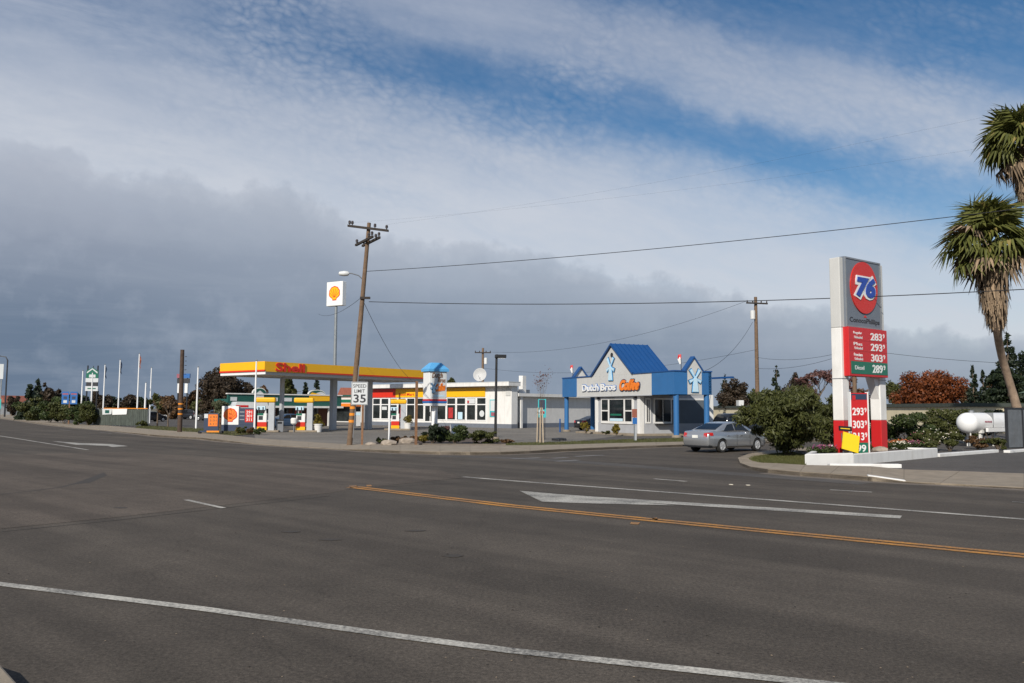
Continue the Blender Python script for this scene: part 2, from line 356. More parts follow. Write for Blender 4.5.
leafmat('leaf_green', (0.020, 0.034, 0.010), (0.066, 0.088, 0.024), (0.12, 0.13, 0.04))
leafmat('leaf_dark', (0.010, 0.018, 0.009), (0.032, 0.046, 0.020))
leafmat('leaf_conifer', (0.014, 0.024, 0.013), (0.038, 0.052, 0.028))
leafmat('leaf_brown', (0.026, 0.020, 0.013), (0.082, 0.056, 0.034))
leafmat('leaf_rust', (0.080, 0.024, 0.009), (0.25, 0.072, 0.020), (0.32, 0.11, 0.03))
leafmat('leaf_russet', (0.06, 0.036, 0.018), (0.16, 0.085, 0.035))
leafmat('leaf_silver', (0.07, 0.08, 0.045), (0.17, 0.18, 0.10))
leafmat('leaf_pink', (0.10, 0.05, 0.045), (0.20, 0.105, 0.09))
leafmat('leaf_gold', (0.10, 0.085, 0.015), (0.26, 0.20, 0.03))
leafmat('leaf_palm', (0.050, 0.062, 0.014), (0.145, 0.150, 0.035), (0.28, 0.21, 0.07))
leafmat('grass', (0.060, 0.068, 0.020), (0.125, 0.125, 0.040), (0.24, 0.19, 0.08))

# ---------------------------------------------------------------- mesh helpers
class MB:
    def __init__(s): s.v = []; s.f = []
    def add(s, vs, fs):
        k = len(s.v); s.v += [tuple(p) for p in vs]; s.f += [tuple(k + i for i in q) for q in fs]; return s
    def box(s, x0, x1, y0, y1, z0, z1):
        return s.add([(x0, y0, z0), (x1, y0, z0), (x1, y1, z0), (x0, y1, z0), (x0, y0, z1), (x1, y0, z1), (x1, y1, z1), (x0, y1, z1)],
                     [(0, 3, 2, 1), (4, 5, 6, 7), (0, 1, 5, 4), (1, 2, 6, 5), (2, 3, 7, 6), (3, 0, 4, 7)])
    def tube(s, pts, rad, n=8, caps=True):
        pts = [Vector(p) for p in pts]; rad = rad if isinstance(rad, (list, tuple)) else [rad] * len(pts)
        k = len(s.v); prev = None
        for i, p in enumerate(pts):
            t = (pts[min(i + 1, len(pts) - 1)] - pts[max(i - 1, 0)]).normalized()
            a = Vector((0, 0, 1)) if abs(t.z) < 0.95 else Vector((1, 0, 0))
            u = t.cross(a).normalized(); w = t.cross(u).normalized()
            for j in range(n):
                an = 2 * math.pi * j / n; s.v.append(tuple(p + (u * math.cos(an) + w * math.sin(an)) * rad[i]))
        for i in range(len(pts) - 1):
            for j in range(n):
                a = k + i * n + j; b = k + i * n + (j + 1) % n
                s.f.append((a, a + n, b + n, b))
        if caps:
            s.f.append(tuple(k + j for j in range(n))); e = k + (len(pts) - 1) * n
            s.f.append(tuple(e + n - 1 - j for j in range(n)))
        return s
    def prism(s, poly, y0, y1):                     # poly in (x, z); front at y0, back at y1
        n = len(poly); k = len(s.v)
        s.v += [(x, y0, z) for x, z in poly] + [(x, y1, z) for x, z in poly]
        s.f.append(tuple(k + i for i in range(n))); s.f.append(tuple(k + n + n - 1 - i for i in range(n)))
        for i in range(n):
            j = (i + 1) % n; s.f.append((k + j, k + i, k + n + i, k + n + j))
        return s
    def slab(s, poly, z0, z1):                      # poly in (x, y)
        n = len(poly); k = len(s.v)
        s.v += [(p[0], p[1], z0) for p in poly] + [(p[0], p[1], z1) for p in poly]
        s.f.append(tuple(k + n - 1 - i for i in range(n))); s.f.append(tuple(k + n + i for i in range(n)))
        for i in range(n):
            j = (i + 1) % n; s.f.append((k + i, k + j, k + n + j, k + n + i))
        return s
    def lathe(s, prof, n=16, c=(0, 0, 0), axis='z'):
        k = len(s.v)
        for r, h in prof:
            for j in range(n):
                a = 2 * math.pi * j / n; x, y = r * math.cos(a), r * math.sin(a)
                p = (x, y, h) if axis == 'z' else ((h, x, y) if axis == 'x' else (x, h, y))
                s.v.append((p[0] + c[0], p[1] + c[1], p[2] + c[2]))
        for i in range(len(prof) - 1):
            for j in range(n):
                a = k + i * n + j; b = k + i * n + (j + 1) % n
                s.f.append((a, b, b + n, a + n))
        s.f.append(tuple(k + n - 1 - j for j in range(n)))
        e = k + (len(prof) - 1) * n; s.f.append(tuple(e + j for j in range(n)))
        return s
    def mesh(s, name, m=None, smooth=False):
        me = bpy.data.meshes.new(name); me.from_pydata(s.v, [], s.f); me.update()
        bm = bmesh.new(); bm.from_mesh(me); bmesh.ops.recalc_face_normals(bm, faces=bm.faces); bm.to_mesh(me); bm.free()
        if smooth:
            me.polygons.foreach_set('use_smooth', [True] * len(me.polygons))
        if m: me.materials.append(M[m] if isinstance(m, str) else m)
        return me
    def build(s, name, m, parent=None, smooth=False, bevel=0, loc=None, rz=None):
        return link(name, s.mesh(name, m, smooth), parent, bevel, loc, rz, smooth)
def link(name, me, parent=None, bevel=0, loc=None, rz=None, smooth=False):
    o = bpy.data.objects.new(name, me); col.objects.link(o)
    if parent: o.parent = parent
    if loc is not None: o.location = loc
    if rz is not None: o.rotation_euler = (0, 0, rz)
    if bevel:
        b = o.modifiers.new('bevel', 'BEVEL'); b.width = bevel; b.segments = 2; b.limit_method = 'ANGLE'
    if smooth:
        me.set_sharp_from_angle(angle=R_(40))
    return o
def tag(o, label, cat, group=None):
    o['label'] = label; o['category'] = cat
    if group: o['group'] = group
    return o
def thing(name, label, cat, loc=(0, 0, 0), rz=0.0, group=None):
    o = bpy.data.objects.new(name, None); col.objects.link(o); o.empty_display_size = 0.2
    o.location = loc; o.rotation_euler = (0, 0, rz); return tag(o, label, cat, group)
def struct(o, kind='structure'): o['kind'] = kind; return o
def copy_tree(o, parent=None):
    c = o.copy(); col.objects.link(c); c.parent = parent
    for ch in list(o.children): copy_tree(ch, c)
    return c
def sheet(name, poly, z, m, kind='structure', parent=None):
    mb = MB(); mb.v = [(p[0], p[1], z) for p in poly]; mb.f = [tuple(range(len(poly)))]
    me = bpy.data.meshes.new(name); me.from_pydata(mb.v, [], mb.f)
    bm = bmesh.new(); bm.from_mesh(me); bmesh.ops.triangulate(bm, faces=bm.faces)
    for f in bm.faces:
        if f.normal.z < 0: f.normal_flip()
    bm.to_mesh(me); bm.free(); me.materials.append(M[m])
    o = link(name, me, parent)
    if kind: struct(o, kind)
    return o
def ribbon(name, pts, width, z, m, parent=None, n=24):
    pts = [Vector((p[0], p[1], 0)) for p in pts]; fine = []
    for a, b in zip(pts, pts[1:]):
        k = max(1, int((b - a).length / 2.0))
        fine += [a.lerp(b, i / k) for i in range(k)]
    fine.append(pts[-1]); mb = MB()
    for i, p in enumerate(fine):
        t = (fine[min(i + 1, len(fine) - 1)] - fine[max(i - 1, 0)]).normalized(); u = Vector((-t.y, t.x, 0)) * width / 2
        mb.v += [(p.x + u.x, p.y + u.y, z), (p.x - u.x, p.y - u.y, z)]
    for i in range(len(fine) - 1): mb.f.append((2 * i, 2 * i + 1, 2 * i + 3, 2 * i + 2))
    return mb.build(name, m, parent)

_txt = {}
def text_mesh(body, shear=0.0, bold=0.0, ext=0.02, space=1.0):
    cu_ = bpy.data.curves.new('t', 'FONT'); cu_.body = body; cu_.size = 1; cu_.extrude = ext; cu_.shear = shear; cu_.offset = bold
    cu_.space_character = space; cu_.resolution_u = 3
    ob = bpy.data.objects.new('t', cu_); col.objects.link(ob)
    dg = bpy.context.evaluated_depsgraph_get(); me = bpy.data.meshes.new_from_object(ob.evaluated_get(dg))
    bpy.data.objects.remove(ob, do_unlink=True); bpy.data.curves.remove(cu_); return me
def lettering(parent, body, x0, x1, z0, z1, y, m, depth=0.02, shear=0.0, bold=0.012, loc=None, rz=None, space=1.0, name='lettering', tilt=0.0):
    me = text_mesh(body, shear, bold, 0.5, space)
    n = len(me.vertices); a = np.empty(n * 3, 'f'); me.vertices.foreach_get('co', a); a = a.reshape(-1, 3)
    lo, hi = a.min(0), a.max(0)
    u = (a[:, 0] - lo[0]) / (hi[0] - lo[0]); w = (a[:, 1] - lo[1]) / (hi[1] - lo[1]); d = (a[:, 2] - lo[2]) / max(1e-6, hi[2] - lo[2])
    b = np.stack([x0 + u * (x1 - x0), y - d * depth, z0 + w * (z1 - z0) + tilt * u], 1).astype('f')
    me.vertices.foreach_set('co', b.ravel()); me.update(); me.materials.clear(); me.materials.append(M[m])
    return link(name, me, parent, 0, loc, rz)
def rot_dir(d): return math.atan2(d[1], d[0])
# ---------------------------------------------------------------- ground, road, pavements
struct(MB().slab([(-3000, -1500), (3000, -1500), (3000, 5000), (-3000, 5000)], -0.6, -0.05).build('ground', 'far_ground'))
road = sheet('road', [(-330, -40), (220, -40), (220, 150), (60, 330), (-330, 330)], 0.0, 'road_asphalt')

OUT = [(-40, 415.5), (0, 418.5), (25, 422), (50, 425.5), (74, 428), (109, 431), (160, 437), (200, 439.5), (224, 442), (255, 444.5), (280, 446.5), (340, 450), (370, 452),
       (400, 453.5), (440, 454.7), (470, 455), (500, 454.8), (530, 453.6), (560, 451.8), (620, 449), (690, 446.5), (760, 443.8), (830, 441.3)]
INN = [(-40, 411.5), (0, 413.5), (25, 416.5), (50, 420), (74, 423.5), (109, 426), (160, 431.5), (200, 434), (224, 436.5), (255, 438.5), (280, 440.5), (340, 444.5), (370, 446.3),
       (400, 447), (440, 447.6), (470, 447.8), (500, 447.8), (530, 447.6), (560, 447), (620, 445.2), (690, 443.6), (760, 441.3), (830, 439.3)]
ZS = [.13] * 4 + [.04, .04] + [.13] * 3 + [.04, .04, .04] + [.13] * 11
OUT2 = [(850, 447.5), (800, 450.5), (760, 454), (748, 457.0), (738, 461), (740, 465), (751, 469.3), (768, 473), (800, 476), (830, 478), (868, 481), (872, 481.4), (904, 483.2), (940, 485), (1024, 489.5), (1200, 499), (1500, 515)]
INN2 = [(860, 449.5), (805, 453.2), (775, 456), (757, 459), (752, 461), (754, 463), (762, 465), (780, 467), (805, 468.6), (840, 469.4), (868, 469.9), (872, 470), (904, 470.8), (960, 472.6), (1024, 475), (1200, 483), (1500, 496)]
ZS2 = [.13] * 5 + [.09, .09] + [.13] * 3 + [.13, .13, .05, .05, .05, .05, .05]
def pavement(name, outp, innp, zs, maxY):
    O = [G(*p) for p in outp]; I = [G(*p) for p in innp]
    base = MB(); n = len(O)
    for k in range(n):
        a, b = O[k], I[k]
        base.v += [(a.x, a.y, -0.02), (b.x, b.y, -0.02), (a.x, a.y, zs[k] - .012), (b.x, b.y, zs[k] - .012)]
    for k in range(n - 1):
        i = 4 * k; base.f += [(i + 2, i + 6, i + 7, i + 3), (i, i + 4, i + 6, i + 2), (i + 1, i + 3, i + 7, i + 5)]
    base.f += [(0, 2, 3, 1), (4 * n - 4, 4 * n - 3, 4 * n - 1, 4 * n - 2)]
    pv = struct(base.build(name, 'gutter'))
    def pt(k, t, w):
        o = O[k].lerp(O[k + 1], t); i = I[k].lerp(I[k + 1], t); p = o.lerp(i, w); z = zs[k] * (1 - t) + zs[k + 1] * t
        return Vector((p.x, p.y, z))
    for k in range(n - 1):
        seg = (O[k + 1] - O[k]).length; m = max(1, round(seg / 3.0))
        wid = (O[k] - I[k]).length; cw = min(.2, .16 / wid)
        for j in range(m):
            t0, t1 = j / m, (j + 1) / m; g = .006 / max(seg, .3)
            far = O[k].y > maxY
            for nm, w0, w1, dz in (('kerbstone', 0, cw, 0.004), ('slab', cw + .006 / wid, 1, 0)) if not far else (('slab', 0, 1, 0),):
                a, b, c, d = pt(k, t0 + g, w0), pt(k, t1 - g, w0), pt(k, t1 - g, w1), pt(k, t0 + g, w1)
                mb = MB(); q = [a, b, c, d]
                mb.add([(p.x, p.y, p.z - (.15 if nm == 'kerbstone' else .05)) for p in q] + [(p.x, p.y, p.z + dz) for p in q],
                       [(3, 2, 1, 0), (4, 5, 6, 7), (0, 1, 5, 4), (1, 2, 6, 5), (2, 3, 7, 6), (3, 0, 4, 7)])
                mb.build(nm, 'concrete', pv)
    return pv
pavement('far_pavement', OUT, INN, ZS, 75)
pavement('corner_pavement', OUT2, INN2, ZS2, 75)
# concrete gutter pan at the foot of the far and corner kerbs
def offset_line(pts, d):
    P = [G(*p) for p in pts]; r = []
    for i, p in enumerate(P):
        t = (P[min(i + 1, len(P) - 1)] - P[max(i - 1, 0)]).normalized(); r.append(p + Vector((-t.y, t.x, 0)) * d)
    return r
for nm, ps, d in (('gutter', OUT, -.25), ('gutter', OUT2[7:], -.2)):
    ribbon(nm, offset_line(ps, d), .5, .004, 'gutter', road)
ka, kb = G(868, 480.9), G(906, 483.1)
MB().add([(ka.x, ka.y, 0), (kb.x, kb.y, 0), (kb.x + .1, kb.y + .3, 0), (ka.x + .1, ka.y + .3, 0), (ka.x, ka.y, .17), (kb.x, kb.y, .075), (kb.x + .1, kb.y + .3, .075), (ka.x + .1, ka.y + .3, .17)], [(3, 2, 1, 0), (4, 5, 6, 7), (0, 1, 5, 4), (1, 2, 6, 5), (2, 3, 7, 6), (3, 0, 4, 7)]).build('white_kerb_end', 'white_paint', road, bevel=.02)

# land behind the pavements
I1 = [G(*p) for p in INN]; I2 = [G(*p) for p in INN2]
left_land = sheet('left_lot', [*I1[0:10], G(252, 421), Vector((-62, 230)), Vector((-250, 320))], .03, 'lot_asphalt')
sheet('forecourt', [*I1[9:14], *I1[14:18], Vector((12, 75)), Vector((40, 135)), Vector((-30, 150)), Vector((-62, 230)), G(252, 421)], .034, 'forecourt_concrete')
sheet('kiosk_lot', [*I1[17:], Vector((60, 130)), Vector((40, 135)), Vector((12, 75))], .03, 'lot_asphalt')
sheet('station_lot', [*I2[::-1], Vector((40, 84)), Vector((120, 90)), Vector((200, 60))], .03, 'lot_asphalt')

# near kerb corner beside the photographer
a, b = G(0, 663, .12), G(18, 683, .12); dr = (b - a).normalized()
np_ = [a, b, b + dr * 2.2 + Vector((.1, 0, 0)), b + dr * 5 + Vector((-1.2, 0, 0)), Vector((-30, -10)), Vector((-40, 12)), a + Vector((-3.2, 1.55, 0)), a + Vector((-1.2, .75, 0))]
struct(MB().slab([(p[0], p[1]) for p in np_], -.02, .12).build('near_pavement', 'concrete', bevel=.02))

# paint on the road
def line(name, px, w, m, z=.008): return ribbon(name, [G(*p) for p in px], w, z, m, road)
line('edge_line', [(-260, 553), (0, 584.5), (200, 609), (400, 637), (512, 651.5), (807, 683), (1000, 703), (1300, 734)], .15, 'white_line')
yl = [(352, 487), (512, 506.2), (640, 519), (768, 531.5), (1024, 556), (1300, 583)]
P = [G(*p) for p in yl]
for s in (-1, 1):
    ribbon('centre_line', [p + Vector(((-(P[min(i + 1, len(P) - 1)] - P[max(i - 1, 0)]).normalized().y), (P[min(i + 1, len(P) - 1)] - P[max(i - 1, 0)]).normalized().x, 0)) * s * .13 for i, p in enumerate(P)], .16, .008, 'yellow_line', road)
line('lane_line', [(463, 477), (512, 481), (768, 500), (1024, 519.5), (1300, 540)], .2, 'white_line')
line('lane_dash', [(186, 500), (223.5, 508.3)], .12, 'white_line')
line('lane_dash', [(654, 479), (686, 481.6)], .16, 'white_line'); line('lane_dash', [(830, 490), (872, 492.4)], .16, 'white_line')
line('lane_dash', [(1012, 502), (1080, 506)], .11, 'old_line')
line('lane_line', [(-120, 419), (0, 436), (44, 443), (88, 450)], .16, 'white_line')
line('lane_dash', [(100, 432.5), (112, 433.6)], .14, 'old_line'); line('lane_dash', [(60, 429.5), (70, 430.6)], .14, 'old_line')
def flat(name, px, m, z=.008): return sheet(name, [G(*p) for p in px], z, m, None, road)
flat('turn_arrow', [(519.5, 491), (560, 494.5), (600, 497.3), (902, 516), (900, 518.8), (640, 502.6), (675, 505.6), (600, 504), (542, 502)], 'white_line')
flat('turn_arrow', [(52, 441.2), (80, 443.2), (112, 444.2), (128, 446.2), (112, 447.2), (108, 446), (76, 444.8)], 'white_line')
for px in ([(512, 459), (540, 457.8)], [(553, 458.5), (567, 457.6)], [(575, 456.6), (604, 455.2)], [(556, 461.5), (578, 460.2)]):
    line('stop_bar', px, .35, 'old_line')
for px in ([(349, 486), (356, 485.5), (358, 487.5), (350, 488)], [(366, 485.2), (371, 485), (372, 486.4), (367, 486.8)], [(652, 518.5), (657, 518), (658, 520), (653, 520.5)], [(631, 522.5), (640, 522.8), (638, 525), (630, 524.4)]):
    flat('paint_splash', px, 'yellow_line')
flat('asphalt_patch', [(-300, 585), (0, 529), (120, 517), (330, 493), (350, 489), (462, 478), (440, 470), (300, 462), (120, 452), (0, 455), (-300, 470)], 'patch_asphalt', .004)
line('tar_seam', [(0, 494.5), (30, 491.5), (60, 487.5), (82, 482), (100, 474.5)], .10, 'tar', .006)
flat('tar_seam', [(70, 485), (84, 480), (104, 472.5), (107, 475.5), (90, 483)], 'tar', .0062)
line('tar_seam', [(100, 475), (160, 474), (230, 478), (300, 486)], .03, 'tar', .006)
line('tar_seam', [(350, 489), (460, 483), (540, 478), (640, 474)], .035, 'tar', .006)
line('tar_seam', [(0, 532), (120, 520), (330, 496)], .03, 'tar', .006)
ribbon('valley_gutter', [G(*q) for q in ((440, 456.2), (500, 457.6), (560, 460.6), (620, 465), (690, 470.5), (745, 474.6), (800, 478.6), (868, 483.4))], 1.1, .0035, 'lot_asphalt', road)
rng = random.Random(4)
for px, py in ((121, 508), (290, 532), (415, 531), (330, 540), (455, 556)):
    c = G(px, py); flat('tar_spot', [], 'tar') if False else MB().slab([(c.x + math.cos(a_) * rng.uniform(.10, .2), c.y + math.sin(a_) * rng.uniform(.07, .13)) for a_ in [i * .7 for i in range(9)]], .004, .0065).build('tar_spot', 'tar', road)
for px, py in ((731, 485), (748, 485.6)):
    c = G(px, py); MB().box(c.x - .05, c.x + .05, c.y - .05, c.y + .05, .004, .022).build('road_marker', 'flower_white', road, bevel=.008)

# loose grit on the asphalt
def grit(n, seed, m, name, lo, hi):
    rg = np.random.default_rng(seed); V = []; F_ = []
    for i in range(n):
        d = 5 + 26 * rg.random() ** 1.6; a = rg.uniform(-.62, .62); x, y = math.sin(a) * d, math.cos(a) * d; s = rg.uniform(lo, hi); k = len(V)
        for j in range(5): t_ = j * 1.257 + rg.normal(0, .2); V.append((x + math.cos(t_) * s * rg.uniform(.7, 1.5), y + math.sin(t_) * s, .0045))
        V.append((x, y, .0045 + s * .5)); F_ += [(k + j, k + (j + 1) % 5, k + 5) for j in range(5)]
    me = bpy.data.meshes.new(name); me.from_pydata(V, [], F_); me.materials.append(M[m]); return struct(link(name, me), 'stuff')
mat('pale_grit', (.20, .155, .11), .95, var=.3, scale=1.5); mat('dark_grit', (.03, .026, .022), .95, var=.3, scale=2)
grit(260, 3, 'pale_grit', 'pale_grit', .004, .012); grit(200, 4, 'dark_grit', 'dark_grit', .005, .016)
# lawns (blades nobody could count)
def lawn(name, px, z, n, seed, h=.07):
    poly = [G(*p) for p in px]; sheet_o = sheet(name + '_bed', poly, z, 'lawn_base')
    rg = np.random.default_rng(seed); xs = np.array([(p.x, p.y) for p in poly]); lo, hi = xs.min(0), xs.max(0)
    pts = rg.uniform(lo, hi, (n * 4, 2)); ins = np.zeros(len(pts), bool); m = len(xs)
    for i in range(m):
        a, b = xs[i], xs[(i + 1) % m]
        c = ((a[1] > pts[:, 1]) != (b[1] > pts[:, 1])) & (pts[:, 0] < (b[0] - a[0]) * (pts[:, 1] - a[1]) / (b[1] - a[1] + 1e-9) + a[0]); ins ^= c
    pts = pts[ins][:n]; k = len(pts); an = rg.uniform(0, 6.28, k); hh = rg.uniform(.5, 1.3, k) * h; w = .012
    base = np.column_stack([pts, np.full(k, z)]); dx = np.column_stack([np.cos(an) * w, np.sin(an) * w, np.zeros(k)])
    tip = base + np.column_stack([rg.normal(0, .03, k), rg.normal(0, .03, k), hh])
    V = np.stack([base - dx, base + dx, tip], 1).reshape(-1, 3)
    me = bpy.data.meshes.new(name); me.from_pydata(V.tolist(), [], np.arange(3 * k).reshape(-1, 3).tolist()); me.materials.append(M['grass'])
    o = struct(link(name, me), 'stuff'); return o
lawn('kiosk_lawn', [(506, 447.6), (560, 446.9), (620, 445.1), (690, 443.5), (700, 440), (690, 438.8), (620, 440.6), (560, 443), (506, 444)], .06, 9000, 1)
lawn('corner_lawn', [(748, 461.3), (751, 463), (760, 465), (780, 467), (806, 468.4), (806, 457), (790, 454.8), (775, 456.2), (753, 459.2)], .07, 14000, 2, .09)
lawn('station_lawn', [(135, 428.6), (160, 431.4), (200, 433.9), (232, 436.6), (262, 434), (240, 431.5), (200, 429.5), (160, 427.2), (140, 425.5)], .06, 9000, 3, .12)

# ---------------------------------------------------------------- vegetation builders
def leaves(rg, clumps, n, size, aspect=2.0, shell=0.55, droop=0.0, scat=.09):
    cl = np.array(clumps, float); wts = cl[:, 3] * cl[:, 4] + cl[:, 4] * cl[:, 5]; wts = wts / wts.sum()
    idx = rg.choice(len(cl), n, p=wts); d = rg.normal(size=(n, 3)); d /= np.linalg.norm(d, axis=1)[:, None]
    r = shell + (1 - shell) * rg.random(n) ** 0.5; r = np.where(rg.random(n) < .25, rg.random(n), r); r *= rg.normal(1, scat, n)
    c = cl[idx, :3] + d * r[:, None] * cl[idx, 3:6]
    nrm = d + rg.normal(0, .75, (n, 3)); nrm /= np.linalg.norm(nrm, axis=1)[:, None]
    t = np.cross(nrm, rg.normal(size=(n, 3))); t[:, 2] -= droop; t /= np.linalg.norm(t, axis=1)[:, None]
    b = np.cross(nrm, t); s = size * rg.uniform(.6, 1.35, n)[:, None]
    t *= s * aspect / 2; b *= s / 2
    V = np.stack([c - t, c + b * .9 - t * .1, c + t, c - b * .9 - t * .1], 1).reshape(-1, 3)
    return V, np.arange(4 * n).reshape(-1, 4)
def leaf_mesh(name, rg, clumps, n, size, m, aspect=2.0, shell=.55, droop=0.0, scat=.09):
    V, Fc = leaves(rg, clumps, n, size, aspect, shell, droop, scat)
    me = bpy.data.meshes.new(name); me.from_pydata(V.tolist(), [], Fc.tolist()); me.materials.append(M[m]); return me
def round_clumps(rg, rx, ry, z0, z1, k, cs=0.42):
    h = z1 - z0; out = []
    for i in range(k):
        d = rg.normal(size=3); d /= np.linalg.norm(d); r = rg.uniform(.3, .86) if i % 4 else rg.uniform(.75, 1.0)
        s = cs * rg.uniform(.5, 1.05) * (1.0 if i % 4 else .6)
        out.append((d[0] * rx * r, d[1] * ry * r, z0 + h / 2 + d[2] * h / 2 * r, rx * s, ry * s, h / 2 * s))
    return out
def branches(rg, mb, p, d, L, r, depth, ends, spread=.6, up=.15):
    p = Vector(p); d = Vector(d).normalized(); mid = p + d * L * .5 + Vector(rg.normal(0, .05 * L, 3)); q = p + d * L + Vector(rg.normal(0, .06 * L, 3))
    mb.tube([p, mid, q], [r, r * .82, r * .62], 6 if depth > 1 else 4, caps=False)
    if depth == 0: ends.append(q); return
    for i in range(rg.integers(2, 4)):
        nd = d + Vector(rg.normal(0, spread, 3)) + Vector((0, 0, up)); branches(rg, mb, q if i else mid.lerp(q, .5), nd, L * rg.uniform(.6, .85), r * .58, depth - 1, ends, spread, up)
TREE_N = [0]
def tree(name, label, group, base, width, z_top, z_crown, leaf, n=3000, size=.3, kind='round', seed=0, cat='tree', trunk_r=None, k=14, aspect=1.8, depth_f=1.0, parts=('trunk', 'crown'), bspread=.55):
    rg = np.random.default_rng(seed + 11); t = thing(name, label, cat, base, float(rg.uniform(0, 6.28)), group)
    rx = width / 2; mb = MB(); tr = trunk_r or max(.06, z_top * .022)
    if kind == 'round':
        ends = []; zt = z_crown + (z_top - z_crown) * .25
        mb.tube([(0, 0, -.08), (rg.normal(0, .1), 0, zt * .5), (0, 0, zt)], [tr * 1.25, tr, tr * .75], 8)
        for i in range(5):
            a = i * 1.26 + rg.uniform(-.3, .3); L = (z_top - zt) * .42
            branches(rg, mb, (0, 0, zt * rg.uniform(.75, .98)), (math.cos(a) * min(1.2, rx / max(.3, z_top - zt)), math.sin(a) * min(1.2, rx / max(.3, z_top - zt)), .9), L, tr * .5, 1, ends)
        cl = round_clumps(rg, rx, rx * depth_f, z_crown, z_top, k)
        me = leaf_mesh('crown', rg, cl, n, size, leaf, aspect)
    elif kind == 'conifer':
        mb.tube([(0, 0, -.08), (0, 0, z_top * .6), (0, 0, z_top * .97)], [tr, tr * .6, .03], 7); cl = []
        m = 13
        for i in range(m):
            f = i / (m - 1); zz = z_crown + (z_top - z_crown) * f; rr = rx * (1 - f) ** .8 + .08
            for j in range(max(3, int(8 * (1 - f)))):
                a = rg.uniform(0, 6.28); q = rr * rg.uniform(.45, .8)
                cl.append((math.cos(a) * q, math.sin(a) * q, zz - .12 * rr, rr * .42, rr * .42, (z_top - z_crown) / m * .55))
        cl.append((0, 0, z_top - .3, .12 + rx * .05, .12 + rx * .05, (z_top - z_crown) * .05 + .2))
        me = leaf_mesh('crown', rg, cl, n, size, leaf, aspect)
    elif kind == 'shrub':
        ends = []
        for i in range(5):
            a = i * 1.26 + rg.uniform(-.4, .4)
            branches(rg, mb, (0, 0, -.05), (math.cos(a) * .6, math.sin(a) * .6, 1), z_top * .38, tr, 1, ends, .5)
        cl = round_clumps(rg, rx, rx * depth_f, z_crown, z_top, k, .40 if k < 30 else .24)
        me = leaf_mesh('crown', rg, cl, n, size, leaf, aspect, .55, -.6 if k >= 30 else 0.0, .09 if k < 30 else .24)
    elif kind == 'bare':
        ends = []; zt = z_crown
        mb.tube([(0, 0, -.08), (.05, 0, zt * .5), (0, 0, zt)], [tr * 1.2, tr, tr * .8], 7)
        for i in range(4):
            a = i * 1.57 + rg.uniform(-.4, .4)
            branches(rg, mb, (0, 0, zt * rg.uniform(.8, 1)), (math.cos(a) * bspread, math.sin(a) * bspread, 1), (z_top - zt) * .40, tr * .55, 3, ends, bspread * .76, .25)
        cl = [(e.x, e.y, e.z, .35, .35, .35) for e in ends] or [(0, 0, z_top, .3, .3, .3)]
        me = leaf_mesh('crown', rg, cl, n, size, leaf, aspect)
    mb.build(parts[0], 'bark', t, smooth=True); link(parts[1], me, t)
    return t
def bg_tree(label, px, Y, wpx, top, low, leaf, n=2600, size=None, kind='round', seed=0, name='tree', k=14, base_z=.0, group='background trees', cat='tree'):
    p = at(px, 405, Y); s = Y / FPX
    zt = at(px, top, Y).z; zc = max(.25, at(px, low, Y).z)
    return tree(name, label, group, (p.x, Y, base_z), wpx * s, zt, zc, leaf, n, size or 3.2 * s, kind, seed, cat, k=k)
# ---------------------------------------------------------------- fuel station forecourt (left)
def fan_logo(parent, cx, cz, r, y, loc=None, rz=None, red='shell_red', yel='shell_yellow'):
    def fan(rr, dy, m, nm):
        pts = []; n = 7
        for i in range(n * 6 + 1):
            a = R_(-28) + (R_(236)) * i / (n * 6); bump = 1 + .055 * abs(math.sin(n * math.pi * i / (n * 6)))
            pts.append((cx + math.cos(a) * rr * bump, cz + .06 * r + math.sin(a) * rr * bump))
        pts += [(cx - rr * .42, cz - rr * .80), (cx + rr * .42, cz - rr * .80)]
        pts = pts[:-2] + [(cx - rr * .42, cz - rr * .72), (cx - rr * .36, cz - rr * .98), (cx + rr * .36, cz - rr * .98), (cx + rr * .42, cz - rr * .72)]
        return MB().prism(pts, y - dy, y).build(nm, m, parent, loc=loc, rz=rz)
    e = fan(r, .02, red, 'emblem'); fan(r * .87, .026, yel, 'emblem_face')
    mb = MB()
    for i in range(6):
        a = R_(35 + 22 * i); ux, uz = math.cos(a), math.sin(a); px_, pz_ = -uz, ux; w = .018 * r * 1.6
        b0 = (cx + ux * .1 * r, cz - .62 * r + uz * .1 * r); b1 = (cx + ux * (1.0 + .3 * uz) * r * .86, cz - .62 * r + uz * r * 1.32)
        mb.prism([(b0[0] - px_ * w, b0[1] - pz_ * w), (b0[0] + px_ * w, b0[1] + pz_ * w), (b1[0] + px_ * w, b1[1] + pz_ * w), (b1[0] - px_ * w, b1[1] - pz_ * w)], y - .032, y - .001)
    mb.build('emblem_ribs', red, parent, loc=loc, rz=rz)

